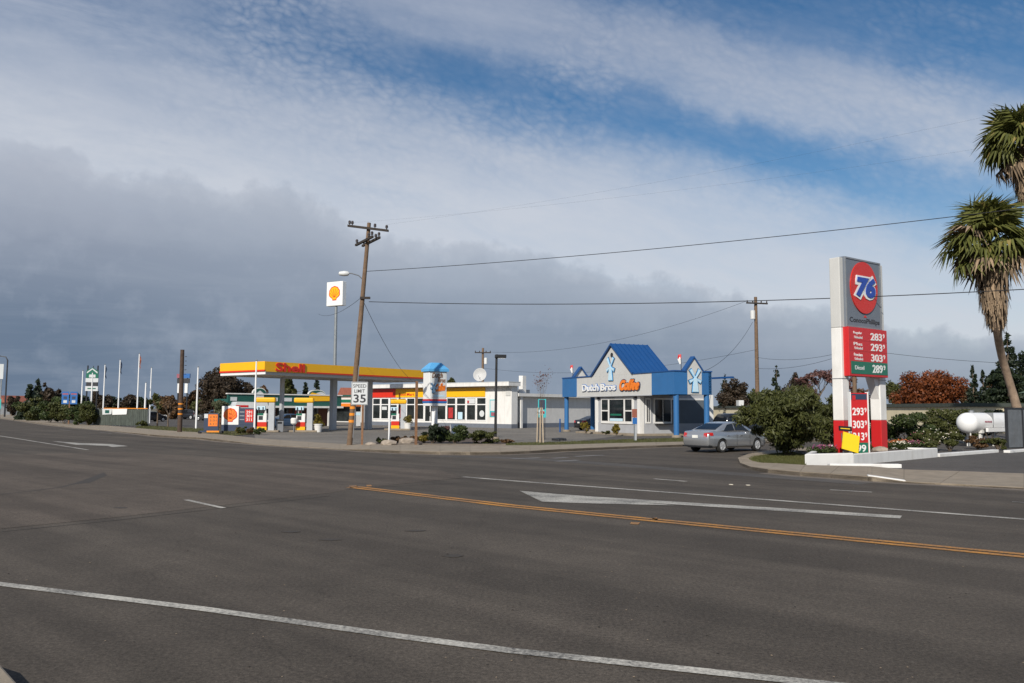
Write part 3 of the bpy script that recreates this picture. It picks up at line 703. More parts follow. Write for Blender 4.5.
CA = Vector((-20.2, 67.8, .034)); CD = Vector((.616, .788, 0)); CP = Vector((-.788, .616, 0)); crz = rot_dir(CD)
def canopy():
    t = thing('fuel_canopy', 'long yellow and red flat fuel canopy on grey columns over the pumps', 'canopy', CA, crz)
    L_, W_ = 19.4, 6.4
    MB().box(.12, L_ - .12, .12, W_ - .12, 4.74, 5.02).build('soffit', 'soffit', t)
    MB().box(.05, L_ - .05, .05, W_ - .05, 5.02, 5.72).build('roof_deck', 'grey_metal', t)
    # four fascia sides; yellow above, red stripe, white foot
    MB().box(.06, .118, .0, W_, 4.78, 5.016).build('fascia_foot', 'white_metal', t)
    MB().box(.0, L_, .0, .05, 5.13, 5.84).build('fascia_panel', 'shell_yellow', t)
    MB().box(.0, L_, W_ - .05, W_, 5.0, 5.84).build('fascia_panel', 'shell_yellow', t)
    MB().box(-.003, .047, .0531, W_ - .053, 5.16, 5.843).build('fascia_panel', 'shell_yellow', t)
    MB().box(L_ - .047, L_ + .003, .0531, W_ - .053, 5.0, 5.843).build('fascia_panel', 'shell_yellow', t)
    MB().box(0, 4.25, .002, .048, 5.0, 5.129).build('fascia_panel', 'shell_yellow', t)
    MB().box(4.25, L_, -.02, .046, 5.0, 5.129).build('red_stripe', 'shell_red', t)
    MB().box(-.03, .04, -.02, W_ + .02, 5.02, 5.158).build('red_stripe', 'shell_red', t)
    lettering(t, 'Shell', 1.05, 4.0, 5.04, 5.78, -.004, 'shell_red', .08, bold=.03)
    for s, p, w in ((3.7, 2.6, .30), (9.9, 3.2, .50), (14.3, 3.2, .52)):
        MB().box(s - w / 2, s + w / 2, p - w / 2, p + w / 2, 0, 4.76).build('column', 'cladding_grey', t, bevel=.03)
    for s in (2.5, 6.5, 10.5, 14.5):
        for p in (1.7, 4.7): MB().box(s - .3, s + .3, p - .3, p + .3, 4.70, 4.745).build('light_fixture', 'lamp_white', t)
canopy()
def cpos(s, p, z=.034): v = CA + CD * s + CP * p; return Vector((v.x, v.y, z))
def pump_proto():
    t = thing('fuel_pump', 'x', 'fuel pump', (0, 0, 0), 0, 'fuel pumps under the canopy')
    MB().box(-.36, .36, -.3, .3, .15, .42).build('yellow_base', 'shell_yellow', t, bevel=.02)
    MB().box(-.35, .35, -.29, .29, .421, .78).build('red_panel', 'shell_red', t, bevel=.02)
    b = MB().box(-.34, .34, -.28, .28, .781, 1.45).build('body', 'sign_white', t, bevel=.02)
    MB().box(-.34, .10, -.285, -.2795, 1.30, 1.46).build('green_band', 'sign_green', b)
    MB().box(-.26, .06, -.292, -.286, .95, 1.26).build('display', 'dark_print', b)
    MB().box(-.32, -.26, -.25, .25, 1.451, 1.95).build('post', 'dark_metal', t); MB().box(.0, .06, -.2, .2, 1.451, 1.95).build('post', 'dark_metal', t)
    MB().box(-.42, .2, -.15, .15, 1.72, 2.02).build('card_topper', 'pale_blue', t, bevel=.02)
    MB().tube([(-.36, -.2, 1.3), (-.55, -.25, 1.0), (-.52, -.25, .6), (-.4, -.22, .85)], .025, 6).build('hose', 'rubber', t)
    MB().box(.46, .92, -.26, .26, .0, 2.30).build('tower', 'cladding_grey', t, bevel=.03)
    MB().box(-.55, .98, -.34, .34, 2.301, 2.70).build('cap', 'shell_yellow', t, bevel=.12)
    MB().box(-.95, 1.3, -.5, .5, .0, .15).build('island', 'concrete', t, bevel=.03)
    return t
pp = pump_proto()
for i, (s, p, lb) in enumerate(((1.5, 2.2, 'fuel pump with yellow round cap beside the low shell price sign'), (4.0, .3, 'fuel pump with yellow round cap in front of the green restaurant'),
                                (14.6, -.2, 'fuel pump with yellow round cap in front of the white store'))):
    o = pp if i == 0 else copy_tree(pp); o['label'] = lb; o.location = cpos(s, p); o.rotation_euler = (0, 0, R_(8)); o.scale = (1.08, 1.08, 1.08)
# bins and flower pots on the islands
def pot(loc, label):
    t = thing('flower_pot', label, 'flower pot', loc, 0, 'white flower pots by the pumps')
    MB().lathe([(.26, 0), (.36, .62), (.40, .63), (.40, .70), (.34, .70), (.32, .60)], 18).build('pot', 'pot_white', t, smooth=True)
    rg = np.random.default_rng(int(abs(loc[0] * 10)))
    link('plant', leaf_mesh('plant', rg, [(rg.normal(0, .14), rg.normal(0, .14), .95 + rg.normal(0, .15), .28, .28, .3) for _ in range(6)], 700, .09, 'leaf_gold'), t)
pot(cpos(4.9, -.9), 'white flower pot with yellow plant beside the green restaurant pump'); pot(cpos(15.3, -1.2), 'white flower pot with yellow plant beside the pump before the store')
def bin_(loc, label, m):
    t = thing('litter_bin', label, 'bin', loc, .3, 'litter bins on the forecourt')
    MB().box(-.3, .3, -.3, .3, 0, .95).build('body', m, t, bevel=.03); MB().box(-.33, .33, -.33, .33, .951, 1.08).build('lid', 'dark_metal', t, bevel=.03)
    MB().box(-.18, .18, -.31, -.301, .7, .86).build('slot', 'black_paint', t)
bin_(cpos(2.8, 1.6), 'square grey litter bin between the two left fuel pumps', 'grey_metal')
t = thing('squeegee_station', 'white windscreen wash bucket left of the middle fuel pump', 'wash bucket', cpos(3.2, .2), 0)
MB().tube([(0, 0, 0), (0, 0, .7)], .04).build('stand', 'grey_metal', t); MB().lathe([(.16, .65), (.26, .75), (.28, 1.1), (.2, 1.2)], 16).build('bucket', 'pot_white', t, smooth=True)

# tall shell pole sign
p = at(334, 400, 88); t = thing('pole_sign', 'tall white box sign with yellow shell emblem on a steel pole', 'sign', (p.x, 88, 0), R_(-30))
zt, zb = at(334, 282, 88).z, at(334, 306, 88).z
MB().tube([(0, 0, -.1), (0, 0, 6), (0, 0, zb)], [.24, .18, .15], 12).build('pole', 'pole_grey', t, smooth=True)
MB().box(-1.12, 1.12, -.3, .3, zb, zt).build('sign_box', 'sign_white', t, bevel=.04)
fan_logo(t, 0, (zt + zb) / 2, .74, -.302)

# low shell price sign
p = G(222, 432); t = thing('price_sign', 'low shell price sign with navy base beside the forecourt grass', 'sign', p, R_(0))
MB().box(0, 2.75, -.2, .2, 0, .62).build('base', 'sign_navy', t)
MB().box(0, 1.45, -.22, .22, .621, 2.2).build('logo_panel', 'sign_white', t, bevel=.02)
MB().box(1.453, 2.75, -.21, .21, .621, 2.05).build('price_panel', 'sign_navy', t, bevel=.01)
MB().box(2.0, 2.70, -.235, -.211, .85, 1.92).build('red_panel', 'sign_orange_red', t)
for k in range(3):
    MB().box(1.54, 1.93, -.216, -.2105, 1.03 + .32 * (2 - k), 1.11 + .32 * (2 - k)).build('text_bar', 'grey_metal', t)
    lettering(t, ('291', '301', '311')[k], 2.1, 2.58, .94 + .32 * (2 - k), 1.18 + .32 * (2 - k), -.236, 'sign_white', .01)
fan_logo(t, .74, 1.42, .56, -.222, red='shell_red', yel='bright_orange')
# portable sandwich board
p = G(211.5, 435.3); t = thing('sandwich_board', 'navy wheeled sandwich board with orange panel on the pavement', 'signboard', (p.x, p.y, .13), R_(6))
MB().box(-.9, .75, -.22, .22, .1, .2).build('base', 'sign_navy', t); MB().box(-.58, .50, -.06, .06, .2, 1.5).build('board', 'sign_navy', t, bevel=.02)
MB().box(-.25, .42, -.085, -.061, .55, 1.42).build('panel', 'bright_orange', t); MB().box(-.55, -.28, -.085, -.061, 1.15, 1.45).build('poster', 'sheet_white', t)
MB().box(-.3, .6, -.26, -.221, .1, .22).build('foot_board', 'orange_paint', t)
for x in (-.85, .72):
    for y in (-.2, .2): MB().lathe([(.1, -.03), (.1, .03)], 12, (x, y, .1), 'y').build('wheel', 'rubber', t)
for k in range(3): lettering(t, ('2.91', '3.01', '3.11')[k], -.16, .34, .65 + .25 * (2 - k), .80 + .25 * (2 - k), -.086, 'post_brown', .006)

# ---------------------------------------------------------------- store
SO = Vector((-17.9, 104.6, .034)); SX = Vector((.765, -.645, 0)); srz = rot_dir(SX)
def store():
    t = thing('store', 'white flat roofed convenience store with yellow and red band over wide windows', 'store', SO, srz)
    H_ = 4.55; LN = 23.4
    MB().box(0, LN, .0, 1.0, .45, H_).build('wall', 'white_paint', t)
    MB().box(-.02, LN + .02, -.03, 1.02, 0, .449).build('plinth', 'base_grey', t)
    r = MB().box(-.5, LN + .30, -.85, 1.15, H_ + .002, H_ + .42).build('roof', 'white_paint', t)
    MB().box(-.53, LN + .33, -.88, 1.18, H_ + .421, H_ + .47).build('roof_edge', 'sheet_white', r)
    MB().box(.5, 5.0, -.10, -.001, 3.42, 4.45).build('red_band', 'shell_red', t)
    MB().box(5.002, 19.6, -.10, -.001, 3.42, 4.45).build('yellow_band', 'shell_yellow', t)
    lettering(t, 'Food', 5.6, 6.8, 3.6, 3.95, -.101, 'shell_red', .02); lettering(t, 'Mart', 7.0, 8.3, 3.6, 3.95, -.101, 'shell_red', .02)
    x = .75; i = 0
    while x < 19.2:
        w = 1.42
        if 9.0 < x < 10.2:
            d = MB().box(x, x + 1.9, -.04, -.0005, .46, 2.6).build('door', 'white_metal', t)
            for q in (0, 1): MB().box(x + .1 + q * .93, x + .87 + q * .93, -.055, -.041, .62, 2.5).build('pane', 'store_glass', d)
            MB().box(x + .92, x + .98, -.12, -.06, 1.2, 1.7).build('handle', 'dark_metal', d)
            x += 2.1; continue
        f = MB().box(x, x + w, -.05, -.0005, .75, 3.36).build('window', 'white_metal', t)
        MB().box(x + .09, x + w - .09, -.065, -.051, 2.62, 3.27).build('pane', 'store_glass', f)
        MB().box(x + .09, x + w - .09, -.065, -.051, .86, 2.5).build('pane', 'store_glass', f)
        if i == 9: MB().box(x + .1, x + w - .12, -.075, -.066, 2.66, 3.24).build('poster', 'sheet_white', f); MB().box(x + .14, x + .42, -.082, -.076, 2.7, 3.0).build('poster_print', 'poster_red', f)
        if i in (7, 3): MB().box(x + .3, x + 1.0, -.075, -.066, 1.0, 2.2).build('poster', 'poster_red', f)
        if i == 8: MB().box(x + .25, x + .95, -.075, -.066, .9, 1.7).build('poster', 'pale_blue', f)
        if i == 1: MB().box(x + .2, x + 1.1, -.075, -.066, 1.9, 2.3).build('poster', 'sheet_white', f)
        if i == 10:
            MB().lathe([(.02, -.07), (.33, -.071), (.36, -.066), (.02, -.0655)], 16, (x + .8, 0, 1.55), 'y').build('poster', 'sheet_white', f)
        x += 1.55; i += 1
    ps = MB().box(20.3, 21.2, -.05, -.0005, 1.2, 3.1).build('wall_poster', 'teal_paint', t)
    MB().box(20.4, 21.1, -.06, -.0505, 1.85, 3.0).build('poster_face', 'sheet_white', ps); MB().box(20.5, 21.0, -.066, -.0605, 1.3, 1.7).build('poster_print', 'flower_pink', ps)
    MB().box(22.6, 23.25, -.06, -.0005, 3.5, 4.3).build('vent', 'grey_fascia', t)
    for x in (20.0, 21.4, 22.4): MB().box(x, x + .025, -.012, -.0005, .46, H_).build('panel_joint', 'wing_wall', t)
    # low wing running back along the right side
    w = MB().box(.1, LN - .55, 1.003, 16, .5, 3.45).build('wing_wall', 'wing_wall', t)
    MB().box(.08, LN - .52, 1.023, 16.03, 0, .499).build('wing_plinth', 'base_grey', w)
    MB().box(LN - .40, LN - .12, 1.75, 2.05, 0, 3.458).build('wing_post', 'white_paint', w)
    MB().box(LN - .5, LN - .2, 1.1, 1.5, 0, .62).build('utility_box', 'dark_metal', w)
    MB().box(-.1, LN + .06, 1.16, 16.3, 3.46, 3.80).build('wing_roof', 'white_paint', w)
    MB().box(LN - 3, LN - 1.2, 2.6, 4.6, 3.801, 4.25).build('roof_unit', 'grey_metal', w)
    MB().box(LN - .9, LN - .35, 2.3, 2.9, 3.801, 5.75).build('vent_stack', 'white_paint', w)
    for k in range(9): MB().box(LN - .549, LN - .545, 2.2 + 1.5 * k, 2.22 + 1.5 * k, .5, 3.44).build('panel_joint', 'grey_fascia', w)
    # roof dish
    return t
st = store()
def sp(x, y, z=0): v = SO + SX * x + Vector((-SX.y, SX.x, 0)) * y; return Vector((v.x, v.y, v.z + z))
d = thing('satellite_dish', 'round white satellite dish on the roof of the store', 'dish', sp(18.4, .4, 5.02), srz + R_(28))
MB().tube([(0, 0, 0), (0, 0, .55)], .06).build('mast', 'grey_metal', d)
prof = [(.03 + .72 * i / 7, -.22 + .22 * (i / 7) ** 2) for i in range(8)] + [(.76, .0)] + [(.03 + .72 * i / 7, -.26 + .22 * (i / 7) ** 2) for i in range(7, -1, -1)]
o = MB().lathe([(r, -h) for r, h in prof], 28, (0, 0, 0), 'y').build('reflector', 'dish_white', d, smooth=True); o.location = (0, -.1, .88); o.rotation_euler = (R_(-14), 0, 0)
MB().tube([(0, -.12, .35), (0, -.75, .75)], .02).build('feed_arm', 'grey_metal', d)

# ---------------------------------------------------------------- blue and grey coffee kiosk
KC = Vector((12.1, 61.7, .03)); KX = Vector((.42, -.9075, 0)).normalized(); KLEN = 17.5
KO = KC - KX * KLEN; krz = rot_dir(KX)
def windmill(parent, cx, cz, h, y, loc=None, rz=None):
    def mill(g, dy, m, nm):
        mb = MB()
        mb.prism([(cx - .17 * h - g, cz - .5 * h - g), (cx + .17 * h + g, cz - .5 * h - g), (cx + .10 * h + g, cz + .08 * h), (cx, cz + .2 * h + g), (cx - .10 * h - g, cz + .08 * h)], y - dy, y)
        for a in (58, 122, 205, 335):
            a = R_(a); u = (math.cos(a), math.sin(a)); n = (-u[1], u[0]); c0 = (cx, cz + .08 * h)
            l0, l1, w0, w1 = .02 * h, .46 * h + g, .035 * h + g, .075 * h + g
            if u[1] < 0: l1 = .34 * h + g
            mb.prism([(c0[0] + u[0] * l0 + n[0] * w0, c0[1] + u[1] * l0 + n[1] * w0), (c0[0] + u[0] * l0 - n[0] * w0, c0[1] + u[1] * l0 - n[1] * w0),
                      (c0[0] + u[0] * l1 - n[0] * w1, c0[1] + u[1] * l1 - n[1] * w1), (c0[0] + u[0] * l1 + n[0] * w1, c0[1] + u[1] * l1 + n[1] * w1)], y - dy - .004 * (a % 1), y - .0004 * a)
        return mb.build(nm, m, parent, loc=loc, rz=rz)
    mill(.022 * h, .05, 'sign_navy', 'windmill_emblem_edge'); mill(.008 * h, .09, 'sky_blue', 'windmill_emblem'); mill(-.018 * h, .12, 'pale_blue', 'windmill_emblem_face')
def kiosk():
    t = thing('coffee_kiosk', 'blue and grey drive through coffee kiosk with steep gabled blue roof', 'kiosk', KO, krz)
    x = lambda s: KLEN - s
    Z0, Z1 = 3.2, 4.9; D_ = 3.4; c0, c1 = x(11.9), x(5.04)
    MB().box(x(14.8), x(2.95), .0, .28, Z0, Z1).build('fascia_panel', 'grey_fascia', t)
    for a, b in ((0, x(14.8)), (x(2.95), KLEN)): MB().box(a, b, -.03, .30, Z0 - .002, Z1 + .002).build('fascia_panel', 'blue_paint', t)
    # right end fascia: blue, grey, blue
    for a, b, m in ((.302, 1.15, 'blue_paint'), (1.152, 2.5, 'grey_fascia'), (2.502, D_, 'blue_paint')):
        MB().box(KLEN - .29, KLEN + (.0 if m[0] == 'b' else -.03), a, b, Z0, Z1).build('fascia_panel', m, t)
        MB().box(0 + (.0 if m[0] == 'b' else .03), .29, a, b, Z0, Z1).build('fascia_panel', m, t)
    MB().box(0, KLEN, D_ - .28, D_ - .003, Z0 + .003, Z1 - .003).build('fascia_panel', 'blue_paint', t)
    MB().box(.29, KLEN - .292, .282, D_ - .282, Z0 + .12, Z0 + .3).build('ceiling', 'soffit', t)
    MB().box(.29, KLEN - .292, .282, D_ - .282, Z1 - .3, Z1 - .1).build('flat_roof', 'grey_metal', t)
    for a, b in ((-.05, x(12.02)), (x(5.6), KLEN + .05)): MB().box(a, b, -.07, .33, Z1 + .003, Z1 + .10).build('coping', 'roof_blue', t)
    for xx in (-.05, KLEN - .30):
        for a, b in ((.332, 1.1), (2.55, D_ + .05)): MB().box(xx, xx + .35, a, b, Z1 + .003, Z1 + .10).build('coping', 'roof_blue', t)
    # main gable with its short roof
    ax, az_ = x(8.8), 7.45; g0, g1 = x(11.95), x(5.65)
    MB().prism([(g0, Z1 + .003), (g1, Z1 + .003), (ax, az_ - .12)], -.0, .25).build('gable_wall', 'grey_fascia', t)
    th = .12
    for sx, gx in ((-1, g0 - .1), (1, g1 + .1)):
        dx, dz = gx - ax, Z1 + .02 - az_; ln = math.hypot(dx, dz); nx, nz = -dz / ln * sx * sx, abs(dx) / ln
        nx = abs(dz) / ln * sx
        rf = MB().prism([(ax, az_), (gx, Z1 + .02), (gx + nx * th, Z1 + .02 + nz * th), (ax + (0), az_ + th * 1.25)], -.18, D_ + .2).build('roof_slope', 'roof_blue', t)
    MB().prism([(g0 + .2, Z1 - .05), (g1 - .2, Z1 - .05), (ax, az_ - .2)], D_ - .2, D_).build('gable_wall', 'grey_fascia', t)
    for sx, gx in ((-1, g0 - .1), (1, g1 + .1)):     # standing seams
        dx, dz = gx - ax, Z1 + .02 - az_; ln = math.hypot(dx, dz); nx, nz = abs(dz) / ln * sx, abs(dx) / ln; a0, a1 = th * 1.22, th + .05
        for k in range(9):
            yy = -.12 + k * (D_ + .25) / 8
            MB().prism([(ax + .04 * sx, az_ + th * 1.1), (gx + nx * th, Z1 + .02 + nz * th), (gx + nx * a1, Z1 + .02 + nz * a1), (ax + .04 * sx, az_ + th * 1.1 + .06)], yy, yy + .035).build('roof_seam', 'roof_blue', t)
    for k in range(1, 6): MB().box(x(14.8) + k * 1.98, x(14.8) + k * 1.98 + .02, -.004, -.0005, Z0, Z1).build('fascia_joint', 'grey_wall', t)
    MB().box(x(14.8), x(2.95), -.05, -.001, Z0 - .06, Z0 + .0).build('drip_edge', 'grey_wall', t)
    for xx in (c0 + .5, c1 - .5): MB().box(xx - .1, xx + .1, .12, .26, 2.95, 3.15).build('wall_lamp', 'dark_metal', t)
    for xx in (1.4, KLEN - 1.5): MB().lathe([(.16, Z0 + .05), (.2, Z0 + .11)], 14, (xx, 1.6, 0)).build('downlight', 'lamp_white', t)
    v = MB().lathe([(.2, -.02), (.2, .01)], 16, (ax, -.0, 6.62), 'y').build('vent', 'dark_metal', t)
    windmill(t, ax - .12, 5.45, 1.95, -.002)
    for wd, sa, sb in (('Dutch', 13.7, 10.85), ('Bros', 10.5, 8.1)):
        lettering(t, wd, x(sa + .05), x(sb - .05), 3.60, 4.28, -.002, 'info_blue', .06, bold=.075); lettering(t, wd, x(sa), x(sb), 3.64, 4.24, -.062, 'sign_white', .05, bold=.03)
    lettering(t, 'Coffee', x(7.6), x(4.5), 3.52, 4.55, -.002, 'sign_navy', .06, shear=.35, bold=.09); lettering(t, 'Coffee', x(7.5), x(4.6), 3.6, 4.48, -.062, 'bright_orange', .05, shear=.35, bold=.06)
    # small end gables
    for sx, xx in ((1, KLEN - .03), (-1, .03)):
        mb = MB(); ms = MB()
        def gp(y_, z_, o_): return (xx + o_ * sx, y_, z_)
        A, B, C = (.95, Z1), (2.6, Z1), (1.78, 5.95)
        mb.add([gp(A[0], A[1], 0), gp(B[0], B[1], 0), gp(C[0], C[1], 0), gp(A[0], A[1], -.2), gp(B[0], B[1], -.2), gp(C[0], C[1], -.2)], [(0, 1, 2), (5, 4, 3), (0, 3, 4, 1), (1, 4, 5, 2), (2, 5, 3, 0)])
        mb.build('end_gable', 'grey_fascia', t)
        for P_, Q_ in ((A, C), (B, C)):
            k = .14
            ms.add([gp(P_[0], P_[1], .1), gp(Q_[0], Q_[1], .1), gp(Q_[0], Q_[1] + k, .1), gp(P_[0] + (-k if P_ is A else k), P_[1], .1)] + [gp(P_[0], P_[1], -.4), gp(Q_[0], Q_[1], -.4), gp(Q_[0], Q_[1] + k, -.4), gp(P_[0] + (-k if P_ is A else k), P_[1], -.4)],
                   [(0, 1, 2, 3), (7, 6, 5, 4), (0, 4, 5, 1), (1, 5, 6, 2), (2, 6, 7, 3), (3, 7, 4, 0)])
        ms.build('end_gable_trim', 'roof_blue', t)
    windmill(t, 1.85, 4.25, 1.75, 0, loc=(KLEN - .03, 0, 0), rz=R_(90))
    # columns
    for xx, yy in ((.22, .3), (.22, D_ - .3), (KLEN - .25, .3), (KLEN - .25, D_ - .3)):
        MB().tube([(xx, yy, 0), (xx, yy, Z0 - .003)], .21, 20).build('column', 'blue_paint', t, smooth=True)
        MB().lathe([(.36, 0), (.36, .16), (.3, .18)], 20, (xx, yy, 0)).build('column_footing', 'concrete', t)
    # core building
    CB = 7.4
    MB().box(c0, c1, .30, CB, .95, Z0 + .1).build('wall', 'grey_wall', t); MB().box(c0 - .03, c1 + .03, .27, CB + .03, 0, .948).build('wainscot', 'grey_wall', t)
    MB().box(c0 + .2, c1 - .1, D_ + .01, CB - .01, Z0 + .1, Z1 - .25).build('rear_upper_wall', 'grey_fascia', t)
    MB().box(KLEN - 2.6, KLEN + 1.2, D_ + .9, D_ + 1.15, 4.45, 4.58).build('sign_bracket', 'roof_blue', t)
    for a, b in ((c0 - .06, c0 + .35), (c1 - .32, c1 + .06)): MB().box(a, b, .22, .62, .0, Z0 - .003).build('corner_trim', 'white_paint', t)
    w0, w1 = c0 + .95, c0 + 5.95
    f = MB().box(w0, w1, .20, .298, .88, 3.04).build('window', 'white_paint', t)
    for a, b, zz in ((.18, 1.15, (1.1, 1.9)), (.18, 1.15, (2.02, 2.88)), (1.42, 3.6, (1.1, 2.88)), (3.86, 4.82, (1.1, 1.9)), (3.86, 4.82, (2.02, 2.88))):
        MB().box(w0 + a, w0 + b, .185, .1995, *zz).build('pane', 'glass', f)
    MB().box(w0 + 1.5, w0 + 3.5, .176, .1845, 1.1, 1.32).build('shelf_goods', 'pale_blue', f); MB().box(w0 + 1.6, w0 + 3.3, .176, .1845, 1.55, 1.7).build('menu_strip', 'sign_green', f)
    # right end wall: serving window, trim rail, white rear post
    def ewin(y0, y1, z0, z1, name='window'):
        ff = MB().box(c1 + .001, c1 + .08, y0, y1, z0, z1).build(name, 'white_paint', t)
        m_ = (y0 + y1) / 2
        for a, b in ((y0 + .12, m_ - .04), (m_ + .04, y1 - .12)): MB().box(c1 + .0805, c1 + .095, a, b, z0 + .14, z1 - .14).build('pane', 'glass', ff)
        return ff
    MB().box(c1 + .0005, c1 + .02, 3.4, CB - .36, .95, 2.845).build('end_wall_shade', 'shade_wall', t)  # thin dark sheet over the light wall, painting in shade under the canopy
    ewin(.75, 1.25, .95, 3.0); sw = ewin(1.55, 3.3, .95, 3.0, 'serving_window')
    MB().box(c1 + .1, c1 + .5, 1.6, 3.2, .88, .94).build('serving_shelf', 'black_paint', sw)
    MB().box(c1 + .001, c1 + .05, 3.3, CB, 2.85, 3.0).build('trim_rail', 'white_paint', t)
    MB().box(c1 - .3, c1 + .1, CB - .35, CB + .06, 0, Z0 + .1).build('corner_trim', 'white_paint', t)
    MB().box(c0 - 1.2, c1 + 1.3, -1.1, 7.5, -.02, .15).build('kerbed_island', 'concrete', t, bevel=.03)
    return t
kiosk()
def kp(x, y, z=0): v = KO + KX * x + Vector((-KX.y, KX.x, 0)) * y; return Vector((v.x, v.y, KO.z + z))
for xx, yy, lb in ((.15, 1.0, 'small red and white pennant on the left end of the kiosk roof'), (KLEN - .2, .75, 'small red and white pennant beside the windmill emblem on the kiosk roof')):
    t = thing('pennant', lb, 'flag', kp(xx, yy, 4.95), 0, 'pennants on the kiosk roof')
    MB().tube([(0, 0, 0), (0, 0, 1.25)], .025, 6).build('staff', 'dark_metal', t)
    MB().add([(0, 0, .55), (-.10, .05, .50), (-.24, .10, .85), (-.20, .05, 1.22), (0, 0, 1.25), (-.08, -.05, .9)], [(0, 1, 5), (1, 2, 5), (2, 3, 5), (3, 4, 5), (4, 0, 5)]).build('cloth', 'sign_white', t)
    MB().add([(0, -.06, .92), (-.25, .06, .95), (-.21, .02, 1.235), (0, -.03, 1.26)], [(0, 1, 2, 3)]).build('red_stripe', 'sign_red', t)

# small blue roofed pylon sign of the kiosk
p = at(434.5, 420, 54); t = thing('pylon_sign', 'small white pylon sign with blue hipped cap behind the bushes', 'sign', (p.x, 54, .034), R_(32))
MB().tube([(0, 0, 0), (0, 0, 2.3)], .2, 16).build('column', 'white_metal', t, smooth=True)
MB().box(-.62, .62, -.47, .47, 2.2, 4.42).build('cabinet', 'sign_white', t, bevel=.02)
MB().box(-.50, .55, -.49, -.471, 2.72, 4.38).build('face', 'sheet_white', t)
MB().box(-.635, .635, -.485, .485, 2.52, 2.64).build('red_stripe', 'sign_red', t); MB().box(-.638, .638, -.488, .488, 2.38, 2.515).build('blue_stripe', 'info_blue', t)
rf = MB().add([(-.72, -.58, 4.42), (.72, -.58, 4.42), (.72, .58, 4.42), (-.72, .58, 4.42), (-.72, -.58, 4.58), (.72, -.58, 4.58), (.72, .58, 4.58), (-.72, .58, 4.58), (-.34, -.2, 5.0), (.34, -.2, 5.0), (.34, .2, 5.0), (-.34, .2, 5.0)],
         [(3, 2, 1, 0), (0, 1, 5, 4), (1, 2, 6, 5), (2, 3, 7, 6), (3, 0, 4, 7), (4, 5, 9, 8), (5, 6, 10, 9), (6, 7, 11, 10), (7, 4, 8, 11), (8, 9, 10, 11)]).build('cap', 'sky_blue', t)
lettering(t, 'Dutch', -.46, .3, 4.0, 4.34, -.491, 'post_brown', .02, shear=.2, bold=.02, tilt=.02); lettering(t, 'Bros', -.06, .5, 3.72, 4.02, -.491, 'post_brown', .02, shear=.2, bold=.02)
lettering(t, 'Coffee', -.2, .5, 3.1, 3.62, -.491, 'bright_orange', .02, shear=.3, bold=.05, tilt=.08); MB().box(-.3, .42, -.497, -.491, 2.8, 2.9).build('text_bar', 'pale_blue', t)
windmill(t, -.36, 3.35, .62, -.491)
# ---------------------------------------------------------------- corner station sign and planter (right)
PA, PB, PC = G(805, 467.2), G(854, 466), G(938, 457.8)
PD, PE = PC + Vector((-3.6, 3.2, 0)), PA + Vector((1.7, 3.8, 0))
def planter():
    t = thing('planter', 'low white painted masonry planter around the red and grey price sign', 'planter', PA)
    loc = lambda p: Vector((p.x - PA.x, p.y - PA.y, 0)); poly = [loc(p) for p in (PA, PB, PC, PD, PE)]
    cen = sum(poly, Vector()) / 5; n = 5; T = .30
    inn = [p + (cen - p).normalized() * T * 1.35 for p in poly]
    for i in range(n):
        j = (i + 1) % n; h = (.47, .44, .42, .42, .47)[i]
        MB().slab([poly[i], poly[j], inn[j], inn[i]], -.02, h - .0015 * i).build('wall', 'white_paint', t, bevel=.03)
    MB().slab(inn, .0, .36).build('soil', 'soil', t)
    f0, f1 = loc(G(830, 468.2)), loc(G(902, 468.8)); dn = (f1 - f0).normalized(); nn = Vector((-dn.y, dn.x, 0)) * .3
    MB().slab([f0, f1, f1 + nn, f0 + nn], .0, .16).build('step', 'white_paint', t, bevel=.02)
    return t, [p + (cen - p).normalized() * T * 1.4 for p in poly]
pl, pin = planter()
a, b = G(940, 457.6), G(999, 453); dn = (b - a).normalized(); nn = Vector((-dn.y, dn.x, 0)) * .3
c = G(1000, 453.4); e_ = G(1060, 449.5)
tag(MB().slab([a, b, b + nn, a + nn], .0, .17).build('kerb', 'white_paint', bevel=.02), 'long low white painted kerb in front of the propane tank bed', 'kerb')
tag(MB().slab([c + Vector((.5, 0, 0)), e_, e_ + nn, c + nn + Vector((.5, 0, 0))], .0, .15).build('kerb', 'white_paint', bevel=.02), 'short white painted kerb at the foot of the grey enclosure', 'kerb')

